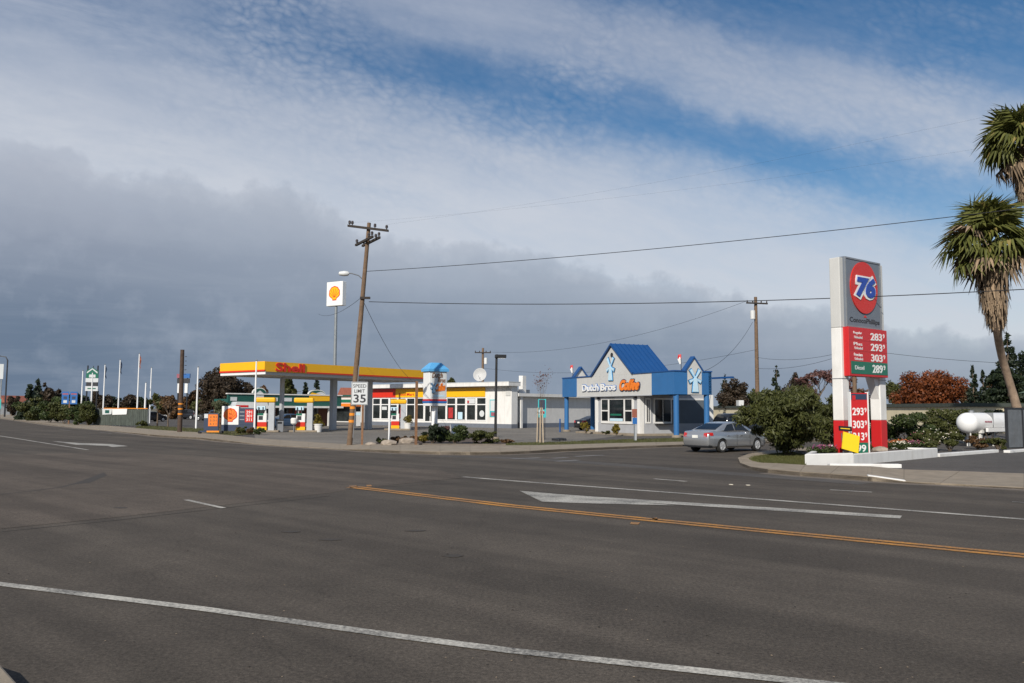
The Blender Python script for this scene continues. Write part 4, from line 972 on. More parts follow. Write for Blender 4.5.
S0 = at(846, 440, 33.4); S1 = at(886, 440, 35.2); SXd = (S1 - S0); SXd.z = 0; SW = SXd.length; SXd.normalize()
def price_pylon():
    t = thing('price_pylon', 'tall grey and red fuel price pylon with round orange emblem and white posts', 'sign', (S0.x, S0.y, .3), rot_dir(SXd))
    z = lambda py: at(846, py, 33.4).z - .3
    zt, zg, zr, zb = z(256), z(327.5), z(361), z(376)
    for x0, x1, nm in ((-.14, .34, 'post'), (SW - .34, SW + .14, 'post')):
        MB().box(x0, x1, .0, .46, 1.35, zg).build(nm, 'white_paint', t, bevel=.03)
        MB().box(x0 - .002, x1 + .002, -.002, .462, -.1, 1.349).build('red_post_foot', 'sign_red', t, bevel=.03)
        MB().box(x0, x1, .0, .46, zg + .001, zt - .05).build('metal_post', 'grey_fascia', t, bevel=.03)
        MB().box(x0 - .012, x1 + .012, -.012, .472, 3.02, 3.05).build('post_band', 'grey_metal', t)
    MB().prism([(SW - .34, zb + .3), (SW - .34, zb - .9), (SW - .75, zb - .02), (SW - .75, zb + .3)], .05, .40).build('bracket', 'white_paint', t)
    p1 = MB().box(.10, SW - .24, -.10, .30, zg + .03, zt).build('emblem_panel', 'sign_grey', t, bevel=.02)
    cz = z(285); rr = 1.08; cx = SW / 2 - .07; n = 40
    MB().prism([(cx + math.cos(2 * math.pi * i / n) * rr * .94, cz + math.sin(2 * math.pi * i / n) * rr) for i in range(n)], -.15, -.101).build('emblem_disc', 'sign_orange_red', p1)
    lettering(p1, '76', cx - .84, cx + .88, cz - .54, cz + .56, -.151, 'sign_white', .03, shear=.18, bold=.16, name='number')
    lettering(p1, '76', cx - .70, cx + .76, cz - .42, cz + .44, -.182, 'sign_blue', .03, shear=.18, bold=.05, name='number')
    lettering(p1, 'ConocoPhillips', .34, SW - .42, zg + .20, zg + .46, -.101, 'dark_print', .012, bold=.01)
    MB().prism([(cx - .05, zg + .5), (cx + .07, zg + .6), (cx + .2, zg + .5)], -.112, -.101).build('company_mark', 'sign_orange_red', p1)
    for q in (.10, SW - .30): MB().box(q, q + .06, -.125, -.1005, zg + .05, zt - .02).build('retainer', 'grey_metal', p1)
    for q in (zg + .05, zt - .08): MB().box(.162, SW - .302, -.125, -.1005, q, q + .06).build('retainer', 'grey_metal', p1)
    p2 = MB().box(.0, SW - .10, -.24, .20, zb, zg + .028).build('price_panel', 'sign_red', t, bevel=.02)
    gp = MB().box(.12, SW - .15, -.255, -.241, zb + .10, zr).build('diesel_panel', 'sign_green', t)
    rows = ((zg - .12, '283', ('Regular', 'Unleaded')), (zg - .56, '293', ('Plus', 'Unleaded')), (zg - 1.0, '303', ('Premium', 'Unleaded')))
    for zz, pr, nm in rows:
        lettering(p2, pr, 1.62, 2.50, zz - .33, zz - .02, -.241, 'sign_white', .012, bold=.02, name='price'); lettering(p2, '9', 2.58, 2.70, zz - .2, zz - .02, -.241, 'sign_white', .012, name='price')
        lettering(p2, nm[0], .35, .98, zz - .15, zz - .02, -.241, 'sign_white', .008); lettering(p2, nm[1], .4, 1.0, zz - .31, zz - .20, -.241, 'sheet_white', .008)
    for q in (zg - .50, zg - .94): MB().box(.03, SW - .13, -.246, -.2405, q, q + .015).build('row_joint', 'poster_red', p2)
    zz = zr - .04
    lettering(gp, '289', 1.68, 2.46, zz - .40, zz - .06, -.256, 'sign_white', .012, bold=.02, name='price'); lettering(gp, '9', 2.54, 2.66, zz - .26, zz - .06, -.256, 'sign_white', .012, name='price')
    lettering(gp, 'Diesel', .38, 1.05, zz - .30, zz - .13, -.256, 'sheet_white', .008)
price_pylon()
# price board leaning between the posts
p = at(850, 440, 32.7); t = thing('price_board', 'narrow red white and blue price board standing between the pylon posts', 'signboard', (p.x, 32.6, .34), R_(14))
B = MB().box(0, .74, -.05, .05, .0, 2.4).build('board', 'sign_red', t); MB().box(0.02, .72, -.062, -.051, 2.14, 2.36).build('header', 'sign_navy', t)
MB().box(.02, .72, -.062, -.051, .03, .46).build('green_foot', 'sign_green', t)
for x0, x1 in ((-.05, -.001), (.741, .79)): MB().box(x0, x1, -.07, .07, -.08, 2.44).build('frame', 'sign_white', t)
for k, (tx, zz) in enumerate((('293', 1.52), ('303', 1.02), ('313', .55))): lettering(t, tx, .06, .56, zz, zz + .30, -.051, 'sign_white', .012, bold=.02, name='price'); lettering(t, '9', .6, .69, zz + .12, zz + .30, -.051, 'sign_white', .012, name='price')
lettering(t, '99', .2, .62, .1, .38, -.063, 'sign_white', .01, bold=.02, name='price')
MB().box(.06, .2, -.07, -.0625, 2.12, 2.3).build('mark', 'sign_red', t)
# yellow placard leaning on the left post
p = at(839, 440, 32.0); t = thing('placard', 'tilted bright yellow placard propped against the left red post foot', 'placard', (p.x + .05, 31.9, .38), R_(10))
o = MB().box(-.02, .68, -.02, .02, .22, .90).build('panel', 'safety_yellow', t); o.rotation_euler = (R_(-12), R_(15), 0)
o = MB().box(-.02, .50, -.03, .03, .92, 1.10).build('header', 'black_paint', t); o.rotation_euler = (R_(-12), R_(4), 0)
MB().tube([(.15, .12, -.1), (.2, .30, .8)], .02, 6).build('stake', 'dark_metal', t)
MB().box(.02, .42, -.034, -.0305, .99, 1.02).build('header_stripe', 'safety_yellow', t).rotation_euler = (R_(-12), R_(4), 0)

# planting in the planter
def inside(poly, x, y):
    c = False; n = len(poly)
    for i in range(n):
        a, b = poly[i], poly[(i + 1) % n]
        if (a.y > y) != (b.y > y) and x < (b.x - a.x) * (y - a.y) / (b.y - a.y + 1e-9) + a.x: c = not c
    return c
rg = np.random.default_rng(5); fl = random.Random(9)
def flower_plant(loc, label, m, r=.28, h=.32, leaf='leaf_green', nf=26, cat='flowers', group='bedding plants in the white planter', name='bedding_plant'):
    t = thing(name, label, cat, loc, 0, group)
    rr = np.random.default_rng(int(abs(loc[0] * 100 + loc[1] * 7)))
    link('foliage', leaf_mesh('foliage', rr, [(rr.normal(0, r * .35), rr.normal(0, r * .35), h * .45, r * .7, r * .7, h * .5) for _ in range(4)], 420, .055, leaf), t)
    mb = MB()
    for i in range(nf):
        a, q = rr.uniform(0, 6.28), r * rr.uniform(.1, 1); x, y, z = math.cos(a) * q, math.sin(a) * q, h * rr.uniform(.6, 1.1); s = .036 * rr.uniform(.6, 1.3)
        mb.add([(x - s, y, z), (x, y - s, z + .01), (x + s, y, z), (x, y + s, z + .01), (x, y, z + s)], [(0, 1, 4), (1, 2, 4), (2, 3, 4), (3, 0, 4)])
    mb.build('blossoms', m, t)
cols = [('orange', 'flower_orange'), ('white', 'flower_white'), ('pink', 'flower_pink'), ('purple', 'flower_purple')]
spots = []
def P3(px, py, z): return G(px, py, z)
for k, (px, py, c) in enumerate(((818, 453.6, 3), (824, 453.2, 2), (831, 453.0, 3), (860, 451.5, 3), (868, 450.8, 2), (874, 450.0, 3), (886, 448.6, 0), (892, 448.2, 0), (897, 447.2, 0), (899, 449.4, 1), (904, 448.6, 1), (908, 447.4, 2), (912, 448.2, 3), (903, 446.2, 0), (917, 447.2, 2))):
    q = P3(px, py, .36); nm = cols[c]
    lbl = ('left of the yellow placard at the planter end', 'in the middle left of the yellow placard', 'just left of the yellow placard', 'just right of the narrow price board', 'in the middle between the pylon posts', 'just left of the right pylon post',
           'touching the right pylon post', 'second right of the right pylon post', 'at the front right of the right pylon post', 'front row right of the right pylon post', 'front row farther right of the pylon', 'behind the white flowers', 'in front of the small rose bush', 'at the back behind the white flowers', 'nearest the rose bushes')[k]
    flower_plant(q, f'{nm[0]} bedding flowers in the white planter, ' + lbl, nm[1], .30, .30)
def rock(loc, label, s):
    rr = np.random.default_rng(int(abs(loc[0] * 31 + loc[1] * 17))); bm = bmesh.new(); bmesh.ops.create_icosphere(bm, subdivisions=2, radius=1)
    for v in bm.verts: v.co = Vector((v.co.x * s, v.co.y * s * .8, v.co.z * s * .5)) * (1 + rr.normal(0, .09))
    me = bpy.data.meshes.new('rock'); bm.to_mesh(me); bm.free(); me.materials.append(M['rock']); o = link('rock', me); o.location = loc
    return tag(o, label, 'rock', 'landscape rocks')
rock(P3(853, 452, .42), 'tan boulder in the white planter at the foot of the price board', .36); rock(P3(880, 450.5, .42), 'tan boulder in the white planter beside the right pylon post', .34)
rock(G(388, 443.5, .2), 'pale boulder in the bed beside the brown post', .45); rock(G(407, 441.8, .2), 'reddish boulder in the bed right of the white post', .5); rock(G(371, 444.5, .15), 'small flat pale rock near the speed limit sign', .3)

# ---------------------------------------------------------------- utility poles and wires
PB0 = Vector((-8.76, 45.2, .1)); lean = Vector((.80, .15, 12.2))
def utility_pole():
    t = thing('utility_pole', 'leaning brown wooden utility pole with crossarms beside the speed limit sign', 'utility pole', PB0)
    P0 = lambda f: Vector((lean.x * f, lean.y * f, lean.z * f))
    MB().tube([P0(-.01), P0(.3), P0(.65), P0(1)], [.155, .145, .125, .105], 12).build('pole', 'pole_wood', t, smooth=True)
    for z_ in (1.25, 1.62, 1.98):
        c = P0(z_ / 12.2); MB().lathe([(.160, -.07), (.160, .07)], 12, tuple(c)).build('yellow_band', 'orange_paint', t)
    def arm(c, d, L, w=.06):
        d = Vector(d).normalized(); s = Vector((-d.y, d.x, 0)).normalized() * w; u = Vector((0, 0, w))
        a, b = c - d * L / 2, c + d * L / 2
        return MB().add([a - s - u, a + s - u, a + s + u, a - s + u, b - s - u, b + s - u, b + s + u, b - s + u], [(0, 1, 2, 3), (7, 6, 5, 4), (0, 4, 5, 1), (1, 5, 6, 2), (2, 6, 7, 3), (3, 7, 4, 0)])
    up = P0(.972); a1 = Vector((1, -.25, -.17)).normalized()
    A = arm(up + Vector((0, -.2, .0)), a1, 2.45).build('crossarm', 'arm_wood', t)
    def insul(c, par): MB().lathe([(.03, 0), (.03, .06), (.085, .08), (.06, .14), (.085, .16), (.05, .24)], 10, tuple(c)).build('insulator', 'porcelain', par)
    for q in (-1.12, -.95, .42, 1.12): insul(up + Vector((0, -.2, .06)) + a1 * q, A)
    lo = P0(.915); a2 = Vector((.52, -.85, .02)).normalized()
    for off in (-.2, .2):
        Bm = arm(lo + Vector((a2.y, -a2.x, 0)) * off, a2, 2.5).build('crossarm', 'arm_wood', t)
        for q in (-1.1, .7, 1.15): insul(lo + Vector((a2.y, -a2.x, 0)) * off + a2 * q + Vector((0, 0, .06)), Bm)
    c = P0(.735); la = MB().tube([c, c + Vector((-.28, -.1, .26)), c + Vector((-.65, -.2, .36)), c + Vector((-.82, -.25, .36))], .03, 8).build('lamp_arm', 'grey_metal', t, smooth=True)
    MB().lathe([(.02, -.36), (.11, -.3), (.15, -.05), (.13, .15), (.05, .24)], 12, tuple(c + Vector((-1.0, -.27, .34))), 'x').build('lamp_head', 'lamp_white', la, smooth=True)
    c = P0(.655); MB().box(c.x - .1, c.x + .45, c.y - .22, c.y - .1, c.z - .07, c.z + .05).build('cable_bracket', 'arm_wood', t)
    MB().tube([P0(.03) + Vector((.17, -.1, 0)), P0(.35) + Vector((.165, -.1, 0))], .025, 6).build('conduit', 'grey_metal', t)
    return t
utility_pole()
def simple_pole(label, base, h, arm_w=2.2, m='pole_wood', r=.15, transformer=0, rz=0, name='utility_pole', group='background utility poles'):
    t = thing(name, label, 'utility pole', base, rz, group)
    MB().tube([(0, 0, -.1), (0, 0, h)], [r * 1.2, r * .8], 10).build('pole', m, t, smooth=True)
    if arm_w:
        a = MB().box(-arm_w / 2, arm_w / 2, -r - .12, -r - .0, h - .75, h - .6).build('crossarm', 'arm_wood', t)
        for q in (-.46, -.2, .2, .46): MB().lathe([(.03, 0), (.08, .07), (.05, .2)], 8, (q * arm_w, -r - .06, h - .6)).build('insulator', 'porcelain', a)
    if transformer:
        MB().lathe([(.05, h - 2.3), (.24, h - 2.28), (.25, h - 1.45), (.12, h - 1.38)], 14, (transformer * .42, -.1, 0)).build('transformer', 'lamp_white', t, smooth=True)
    return t
p = at(757.5, 400, 84); simple_pole('tall utility pole with grey transformer behind the bush', (p.x, 84, 0), at(757, 297, 84).z, 2.4, transformer=-1, r=.2, rz=.25)
p = at(482.5, 400, 118); simple_pole('distant utility pole with white transformer above the store roof', (p.x, 118, 0), at(482, 348, 118).z, 2.3, transformer=1, r=.2)
p = G(179.5, 433.6); t = thing('pole_stub', 'short dark wooden pole with yellow bands on the left pavement', 'utility pole', (p.x, p.y, .1), 0)
MB().tube([(0, 0, -.05), (0, 0, 3), (-.02, 0, at(183, 351, p.y).z)], [.185, .175, .15], 12).build('pole', 'dark_wood', t, smooth=True)
for z_ in (1.45, 1.85, 2.25): MB().lathe([(.19, -.06), (.19, .06)], 12, (.0, 0, z_)).build('yellow_band', 'orange_paint', t)
for k in range(5): MB().tube([(.25, -.1, 4.6 + k * .35), (.42, -.2, 4.6 + k * .35)], .025, 5).build('step', 'arm_wood', t)

def wire(label, a, b, sag, r=.014, name='wire', n=26):
    a, b = Vector(a), Vector(b); pts = [a.lerp(b, i / n) - Vector((0, 0, 4 * sag * (i / n) * (1 - i / n))) for i in range(n + 1)]
    return tag(MB().tube(pts, r, 5).build(name, 'wire'), label, 'wire', 'overhead wires')
offp = Vector((27.0, 29.0, 0))
pt = lambda f: PB0 + lean * f
wire('upper overhead wire from the leaning pole running right past the palm', pt(.775) + Vector((.1, -.15, 0)), offp + Vector((0, 0, 10.45)), .38, .016)
wire('thick lower cable from the leaning pole crossing the pylon emblem', pt(.637) + Vector((.4, -.15, 0)), offp + Vector((0, 0, 6.95)), .50, .019)
wire('sagging service cable from the leaning pole down to the store roof', pt(.635) + Vector((.1, 0, 0)), sp(9.6, -.2, 5.05), 1.2, .014)
wire('thin cable from the leaning pole towards the tall shell sign', pt(.655) + Vector((-.1, 0, 0)), at(318, 314, 88), .5, .012)
wire('faint thin wire from the right end of the top crossarm', pt(.985) + Vector((1.0, -.4, 0)), Vector((26.2, 27.5, 14.4)), .5, .002)
wire('faint thin wire from the left end of the top crossarm', pt(.99) + Vector((-1.0, -.1, .1)), Vector((27.6, 30.5, 13.6)), .5, .002)
p = at(757.5, 400, 84); hz = at(757, 297, 84).z
wire('drop wire from the transformer pole down to the kiosk roof', (p.x - .4, 83.8, hz - 2.6), kp(KLEN - 1.5, 3.2, 4.85), .9, .016)
p2_ = at(855, 400, 66); h2 = at(855, 344, 66).z
simple_pole('brown utility pole hidden behind the price pylon', (p2_.x, 66, 0), h2, 0, r=.17)
wire('upper wire from the transformer pole to the pole behind the pylon', (p.x, 83.7, hz - 6.2), (p2_.x, 65.8, h2 - .4), .5, .014)
wire('lower wire from the transformer pole to the pole behind the pylon', (p.x, 83.7, hz - 7.3), (p2_.x, 65.8, h2 - .55), .5, .014)
wire('wire from the pole behind the pylon running right above the rust tree', (p2_.x, 65.8, h2 - .4), at(1060, 365, 62), .25, .014)
wire('distant wire from the store pole to the transformer pole, upper', (at(482.5, 400, 118).x + 1, 118, at(482, 352, 118).z), (p.x - 1.1, 83.6, hz - .5), 1.6, .014)
wire('distant wire from the store pole to the transformer pole, lower', (at(482.5, 400, 118).x, 118, at(482, 368, 118).z), (p.x - .1, 83.6, hz - 5.4), 1.4, .014)
# next pole of the line, just outside the frame on the right
simple_pole('wooden utility pole of the same line beyond the right edge', offp, 11.5, 2.4, name='utility_pole', group='background utility poles')

# ---------------------------------------------------------------- roadside signs and posts
p = G(362, 446.6); t = thing('speed_limit_sign', 'white speed limit 35 sign on a brown post beside the leaning pole', 'road sign', (p.x, p.y, .1), R_(7))
MB().box(-.055, .055, -.05, .05, -.1, 3.0).build('post', 'post_brown', t)
zz0, zz1 = at(362, 405, p.y).z - .1, at(362, 382, p.y).z - .1; off = -.18
pn = MB().box(off - .44, off + .44, -.075, -.055, zz0, zz1).build('panel', 'sheet_white', t, bevel=.008)
hh = zz1 - zz0
bd = MB()
for a0, a1, b0, b1 in ((off - .42, off + .42, zz1 - .04, zz1 - .022), (off - .42, off + .42, zz0 + .022, zz0 + .04), (off - .42, off - .402, zz0 + .04, zz1 - .04), (off + .402, off + .42, zz0 + .04, zz1 - .04)): bd.box(a0, a1, -.079, -.0755, b0, b1)
bd.build('border', 'dark_print', pn)
lettering(pn, 'SPEED', off - .35, off + .35, zz0 + hh * .75, zz0 + hh * .90, -.0755, 'dark_print', .005, bold=.005); lettering(pn, 'LIMIT', off - .28, off + .28, zz0 + hh * .53, zz0 + hh * .68, -.0755, 'dark_print', .005, bold=.005)
lettering(pn, '35', off - .32, off + .34, zz0 + hh * .10, zz0 + hh * .46, -.0755, 'dark_print', .005, bold=.02, name='number')
p = G(415.8, 447); t = thing('sign_post', 'bare brown wooden post on the pavement left of the pylon sign', 'post', (p.x, p.y, .1), R_(20))
zt = at(416, 383, p.y).z; MB().box(-.06, .06, -.06, .06, -.1, zt).build('post', 'post_brown', t); MB().box(-.06, .06, -.085, -.061, zt - .75, zt - .05).build('sign_edge', 'post_brown', t)
p = G(389, 443.5); t = thing('white_post', 'thin white post in the bed in front of the store pump', 'post', (p.x, p.y, .05), 0)
MB().tube([(0, 0, -.05), (0, 0, at(389, 399, p.y).z)], .055, 10).build('pole', 'white_metal', t, smooth=True); MB().lathe([(.12, 0), (.12, .08), (.06, .1)], 12).build('base', 'white_metal', t)

p = G(495.3, 443.2); t = thing('lamp_post', 'tall black square lamp post with one boxy head', 'lamp post', (p.x, p.y, .04), R_(8)); zt = at(497, 355, p.y).z
MB().tube([(0, 0, -.02), (.04, 0, zt)], [.085, .07], 8).build('pole', 'black_paint', t)
MB().box(-.05, .62, -.22, .22, zt - .22, zt - .02).build('lamp_head', 'black_paint', t, bevel=.03); MB().box(.12, .56, -.17, .17, zt - .235, zt - .2205).build('lens', 'lamp_clear', t)
MB().lathe([(.24, -.02), (.24, .3), (.2, .34)], 16).build('footing', 'concrete', t)

# flagpoles along the left
def flagpole(px, base, top, label, flag=None, Y=None, seed=0, r=.085):
    p = G(px, base) if Y is None else at(px, base, Y); Yd = p.y; zt = at(px, top, Yd).z
    t = thing('flagpole', label, 'flagpole', (p.x, Yd, 0), R_(seed * 37 % 60), 'white flagpoles along the left lots')
    MB().tube([(0, 0, -.05), (0, 0, zt * .6), (0, 0, zt)], [r * 1.15, r, r * .75], 10).build('pole', 'white_metal', t, smooth=True)
    MB().lathe([(.02, zt), (.1, zt + .06), (.02, zt + .14)], 10).build('finial', 'grey_metal', t)
    if flag:
        rr = random.Random(seed); mb = MB(); n = 6
        for i in range(n + 1):
            z = zt - .1 - 1.5 * i / n
            mb.v += [(.07, 0, z), (.07 + .07 + .04 * math.sin(i * 1.7 + seed), .08 * math.sin(i * 2.1), z - .12), (.07 + .14 + .05 * math.sin(i * 1.3), -.1 * math.sin(i * 1.4 + 1), z - .28)]
        for i in range(n):
            for j in range(2): k = i * 3 + j; mb.f.append((k, k + 1, k + 4, k + 3))
        mb.build('flag', flag, t, smooth=True)
flagpole(80.5, 423, 371, 'white flagpole left of the green and white pylon sign', None, 104, 1)
flagpole(90.3, 423, 373, 'white flagpole in front of the green and white pylon sign', None, 103, 2)
flagpole(102.5, 423, 365, 'white flagpole with a dark flag right of the green pylon sign', 'car_blue', None, 3)
flagpole(117.5, 424, 360, 'tall white flagpole with dark flag at the middle of the fence', 'sign_navy', None, 4)
flagpole(136.5, 424.5, 354, 'tallest white flagpole with red and white flag at the fence end', 'roof_red', None, 5)
flagpole(144.3, 423.5, 383, 'shortest white flagpole right of the fence', None, None, 6, .11)
flagpole(149.3, 423.5, 368, 'white flagpole beside the young tree right of the fence', None, None, 7)
flagpole(196, 429, 367.5, 'white flagpole on the grass right of the banded pole', None, None, 8)
flagpole(254.3, 432, 361, 'white flagpole in front of the yellow canopy corner', None, 66.5, 9, .075)
# ---------------------------------------------------------------- vehicles
def loft(sections):
    n = len(sections[0]); mb = MB()
    for s in sections: mb.v += s
    for i in range(len(sections) - 1):
        for j in range(n):
            a = i * n + j; b = i * n + (j + 1) % n; mb.f.append((a, b, b + n, a + n))
    mb.f.append(tuple(range(n))[::-1]); e = (len(sections) - 1) * n; mb.f.append(tuple(e + j for j in range(n)))
    return mb
def interp(tab, x):
    for (a, u), (b, v) in zip(tab, tab[1:]):
        if a <= x <= b:
            t = (x - a) / (b - a); return u + (v - u) * t
    return tab[0][1] if x < tab[0][0] else tab[-1][1]
def car_meshes(kind):
    suv = kind == 'suv'
    if not suv:
        L_, W_ = 4.82, .895; wr = .325; wx = (.98, 3.76)
        top = [(0, .80), (.05, .93), (.12, 1.02), (.45, 1.055), (.9, 1.03), (1.5, .985), (3.3, .985), (3.6, .96), (4.3, .84), (4.65, .72), (4.82, .55)]
        bot = [(0, .42), (.08, .30), (.4, .22), (4.4, .2), (4.74, .25), (4.82, .36)]
        wid = [(0, .72), (.08, .80), (.35, .87), (1.0, .895), (3.6, .895), (4.3, .85), (4.65, .74), (4.82, .55)]
        gh = [(.62, 1.04), (1.0, 1.20), (1.55, 1.405), (1.9, 1.46), (2.3, 1.475), (2.7, 1.445), (3.1, 1.26), (3.58, .985)]
        roof_i = (2, 5); gb, gt = .80, .60
    else:
        L_, W_ = 4.7, .91; wr = .37; wx = (.9, 3.65)
        top = [(0, .9), (.05, 1.05), (.3, 1.12), (3.2, 1.12), (3.5, 1.10), (4.3, 1.0), (4.6, .85), (4.7, .65)]
        bot = [(0, .5), (.1, .4), (.4, .32), (4.3, .3), (4.7, .42)]
        wid = [(0, .82), (.1, .88), (.4, .91), (3.7, .91), (4.4, .86), (4.7, .72)]
        gh = [(.08, 1.11), (.25, 1.5), (.5, 1.76), (1.2, 1.80), (2.2, 1.79), (2.6, 1.74), (3.0, 1.45), (3.4, 1.12)]
        roof_i = (2, 5); gb, gt = .86, .72
    xs = sorted(set([a for a, _ in top] + [a for a, _ in bot] + [a for a, _ in wid] + [i * L_ / 26 for i in range(27)]))
    xs = [x for i, x in enumerate(xs) if i == 0 or x - xs[i - 1] > .02]
    S = []
    for x in xs:
        t, b, w = interp(top, x), interp(bot, x), interp(wid, x); m = b + (t - b) * .55; sh = t - (t - b) * .16
        half = [(w * .86, b), (w * .97, b + .10), (w, m - .04), (w * .995, m + .05), (w * .965, sh), (w * .90, t - .012), (w * .6, t + .004)]
        S.append([(x, -y, z) for y, z in half] + [(x, y, z) for y, z in half[::-1]])
    body = loft(S).mesh('body', None)
    # cut the wheel arches
    bo = bpy.data.objects.new('tmp', body); col.objects.link(bo); cut = []
    for x in wx:
        for s in (-1, 1):
            me = MB().lathe([(wr + .055, s * .60), (wr + .055, s * 1.2)] if s > 0 else [(wr + .055, -1.2), (wr + .055, -.60)], 28, (x, 0, wr), 'y').mesh('c')
            c = bpy.data.objects.new('c', me); col.objects.link(c); cut.append(c)
            md = bo.modifiers.new('b', 'BOOLEAN'); md.object = c; md.operation = 'DIFFERENCE'; md.solver = 'EXACT'
    dg = bpy.context.evaluated_depsgraph_get(); me = bpy.data.meshes.new_from_object(bo.evaluated_get(dg))
    for c in cut + [bo]: bpy.data.objects.remove(c, do_unlink=True)
    me.polygons.foreach_set('use_smooth', [True] * len(me.polygons)); me.set_sharp_from_angle(angle=R_(32))
    G_ = []
    zb = lambda x: interp(top, x) - .05
    for x, z in gh:
        zb_ = min(zb(x), z - .01); f = max(0, min(1, (z - zb_) / (max(q for _, q in gh) - zb_)))
        wt = gb + (gt - gb) * f
        half = [(gb, zb_), (gb + (wt - gb) * .5, zb_ + (z - zb_) * .5), (wt, z - .035 * f), (wt * .86, z)]
        G_.append([(x, -y, zz) for y, zz in half] + [(x, y, zz) for y, zz in half[::-1]])
    green = loft(G_).mesh('cabin', None, True)
    def side(x, f, o=.008):   # point on the cabin flank at height fraction f
        z1 = interp(gh, x); z0 = min(zb(x), z1 - .01); mx = max(q for _, q in gh); F_ = max(0, min(1, (z1 - z0) / (mx - z0))); wt = gb + (gt - gb) * F_
        zf = z0 + (z1 - .035 * F_ - z0) * f; return (x, gb + (wt - gb) * f + o, zf)
    def pane(x0, x1, x2, x3, f0=.22, f1=.90):
        out = []
        for s in (-1, 1):
            mb = MB(); n = 6; bt = []; tp = []
            for i in range(n + 1):
                a = side(x0 + (x1 - x0) * i / n, f0); b = side(x2 + (x3 - x2) * i / n, f1)
                bt.append((a[0], a[1] * s, a[2])); tp.append((b[0], b[1] * s, b[2]))
            mb.v = bt + tp; mb.f = [(i, i + 1, n + 2 + i, n + 1 + i) for i in range(n)]; out.append(mb)
        return out
    def screen(ia, ib, inset=.05):
        xa, za = ia; xb, zb2 = ib; mx = max(q for _, q in gh)
        def wt(x):
            z = interp(gh, x); z0 = min(zb(x), z - .01); F_ = max(0, min(1, (z - z0) / (mx - z0))); return (gb + (gt - gb) * F_) * .9
        mb = MB(); n = 5
        for i in range(n + 1):
            x = xa + (xb - xa) * i / n; z = interp(gh, x); w = wt(x) - inset
            d = Vector((-(interp(gh, x + .02) - interp(gh, x - .02)), 0, .04)).normalized() * .012
            mb.v += [(x + d.x, -w, z + d.z), (x + d.x, w, z + d.z)]
        mb.f = [(2 * i, 2 * i + 1, 2 * i + 3, 2 * i + 2) for i in range(n)]; return mb
    return dict(L=L_, W=W_, wr=wr, wx=wx, body=me, cabin=green, top=top, wid=wid, suv=suv,
                panes=(pane(1.18, 2.05, 1.62, 2.05) + pane(2.13, 3.2, 2.13, 2.72)) if not suv else (pane(.35, 1.2, .6, 1.2) + pane(1.28, 2.1, 1.28, 2.1) + pane(2.18, 3.0, 2.18, 2.62)),
                rear=screen((.74, 0), (1.48, 0)) if not suv else screen((.1, 0), (.42, 0)), front=screen((2.78, 0), (3.45, 0)) if not suv else screen((2.68, 0), (3.3, 0)))
CM = {k: car_meshes(k) for k in ('sedan', 'suv')}
_wheel = {}
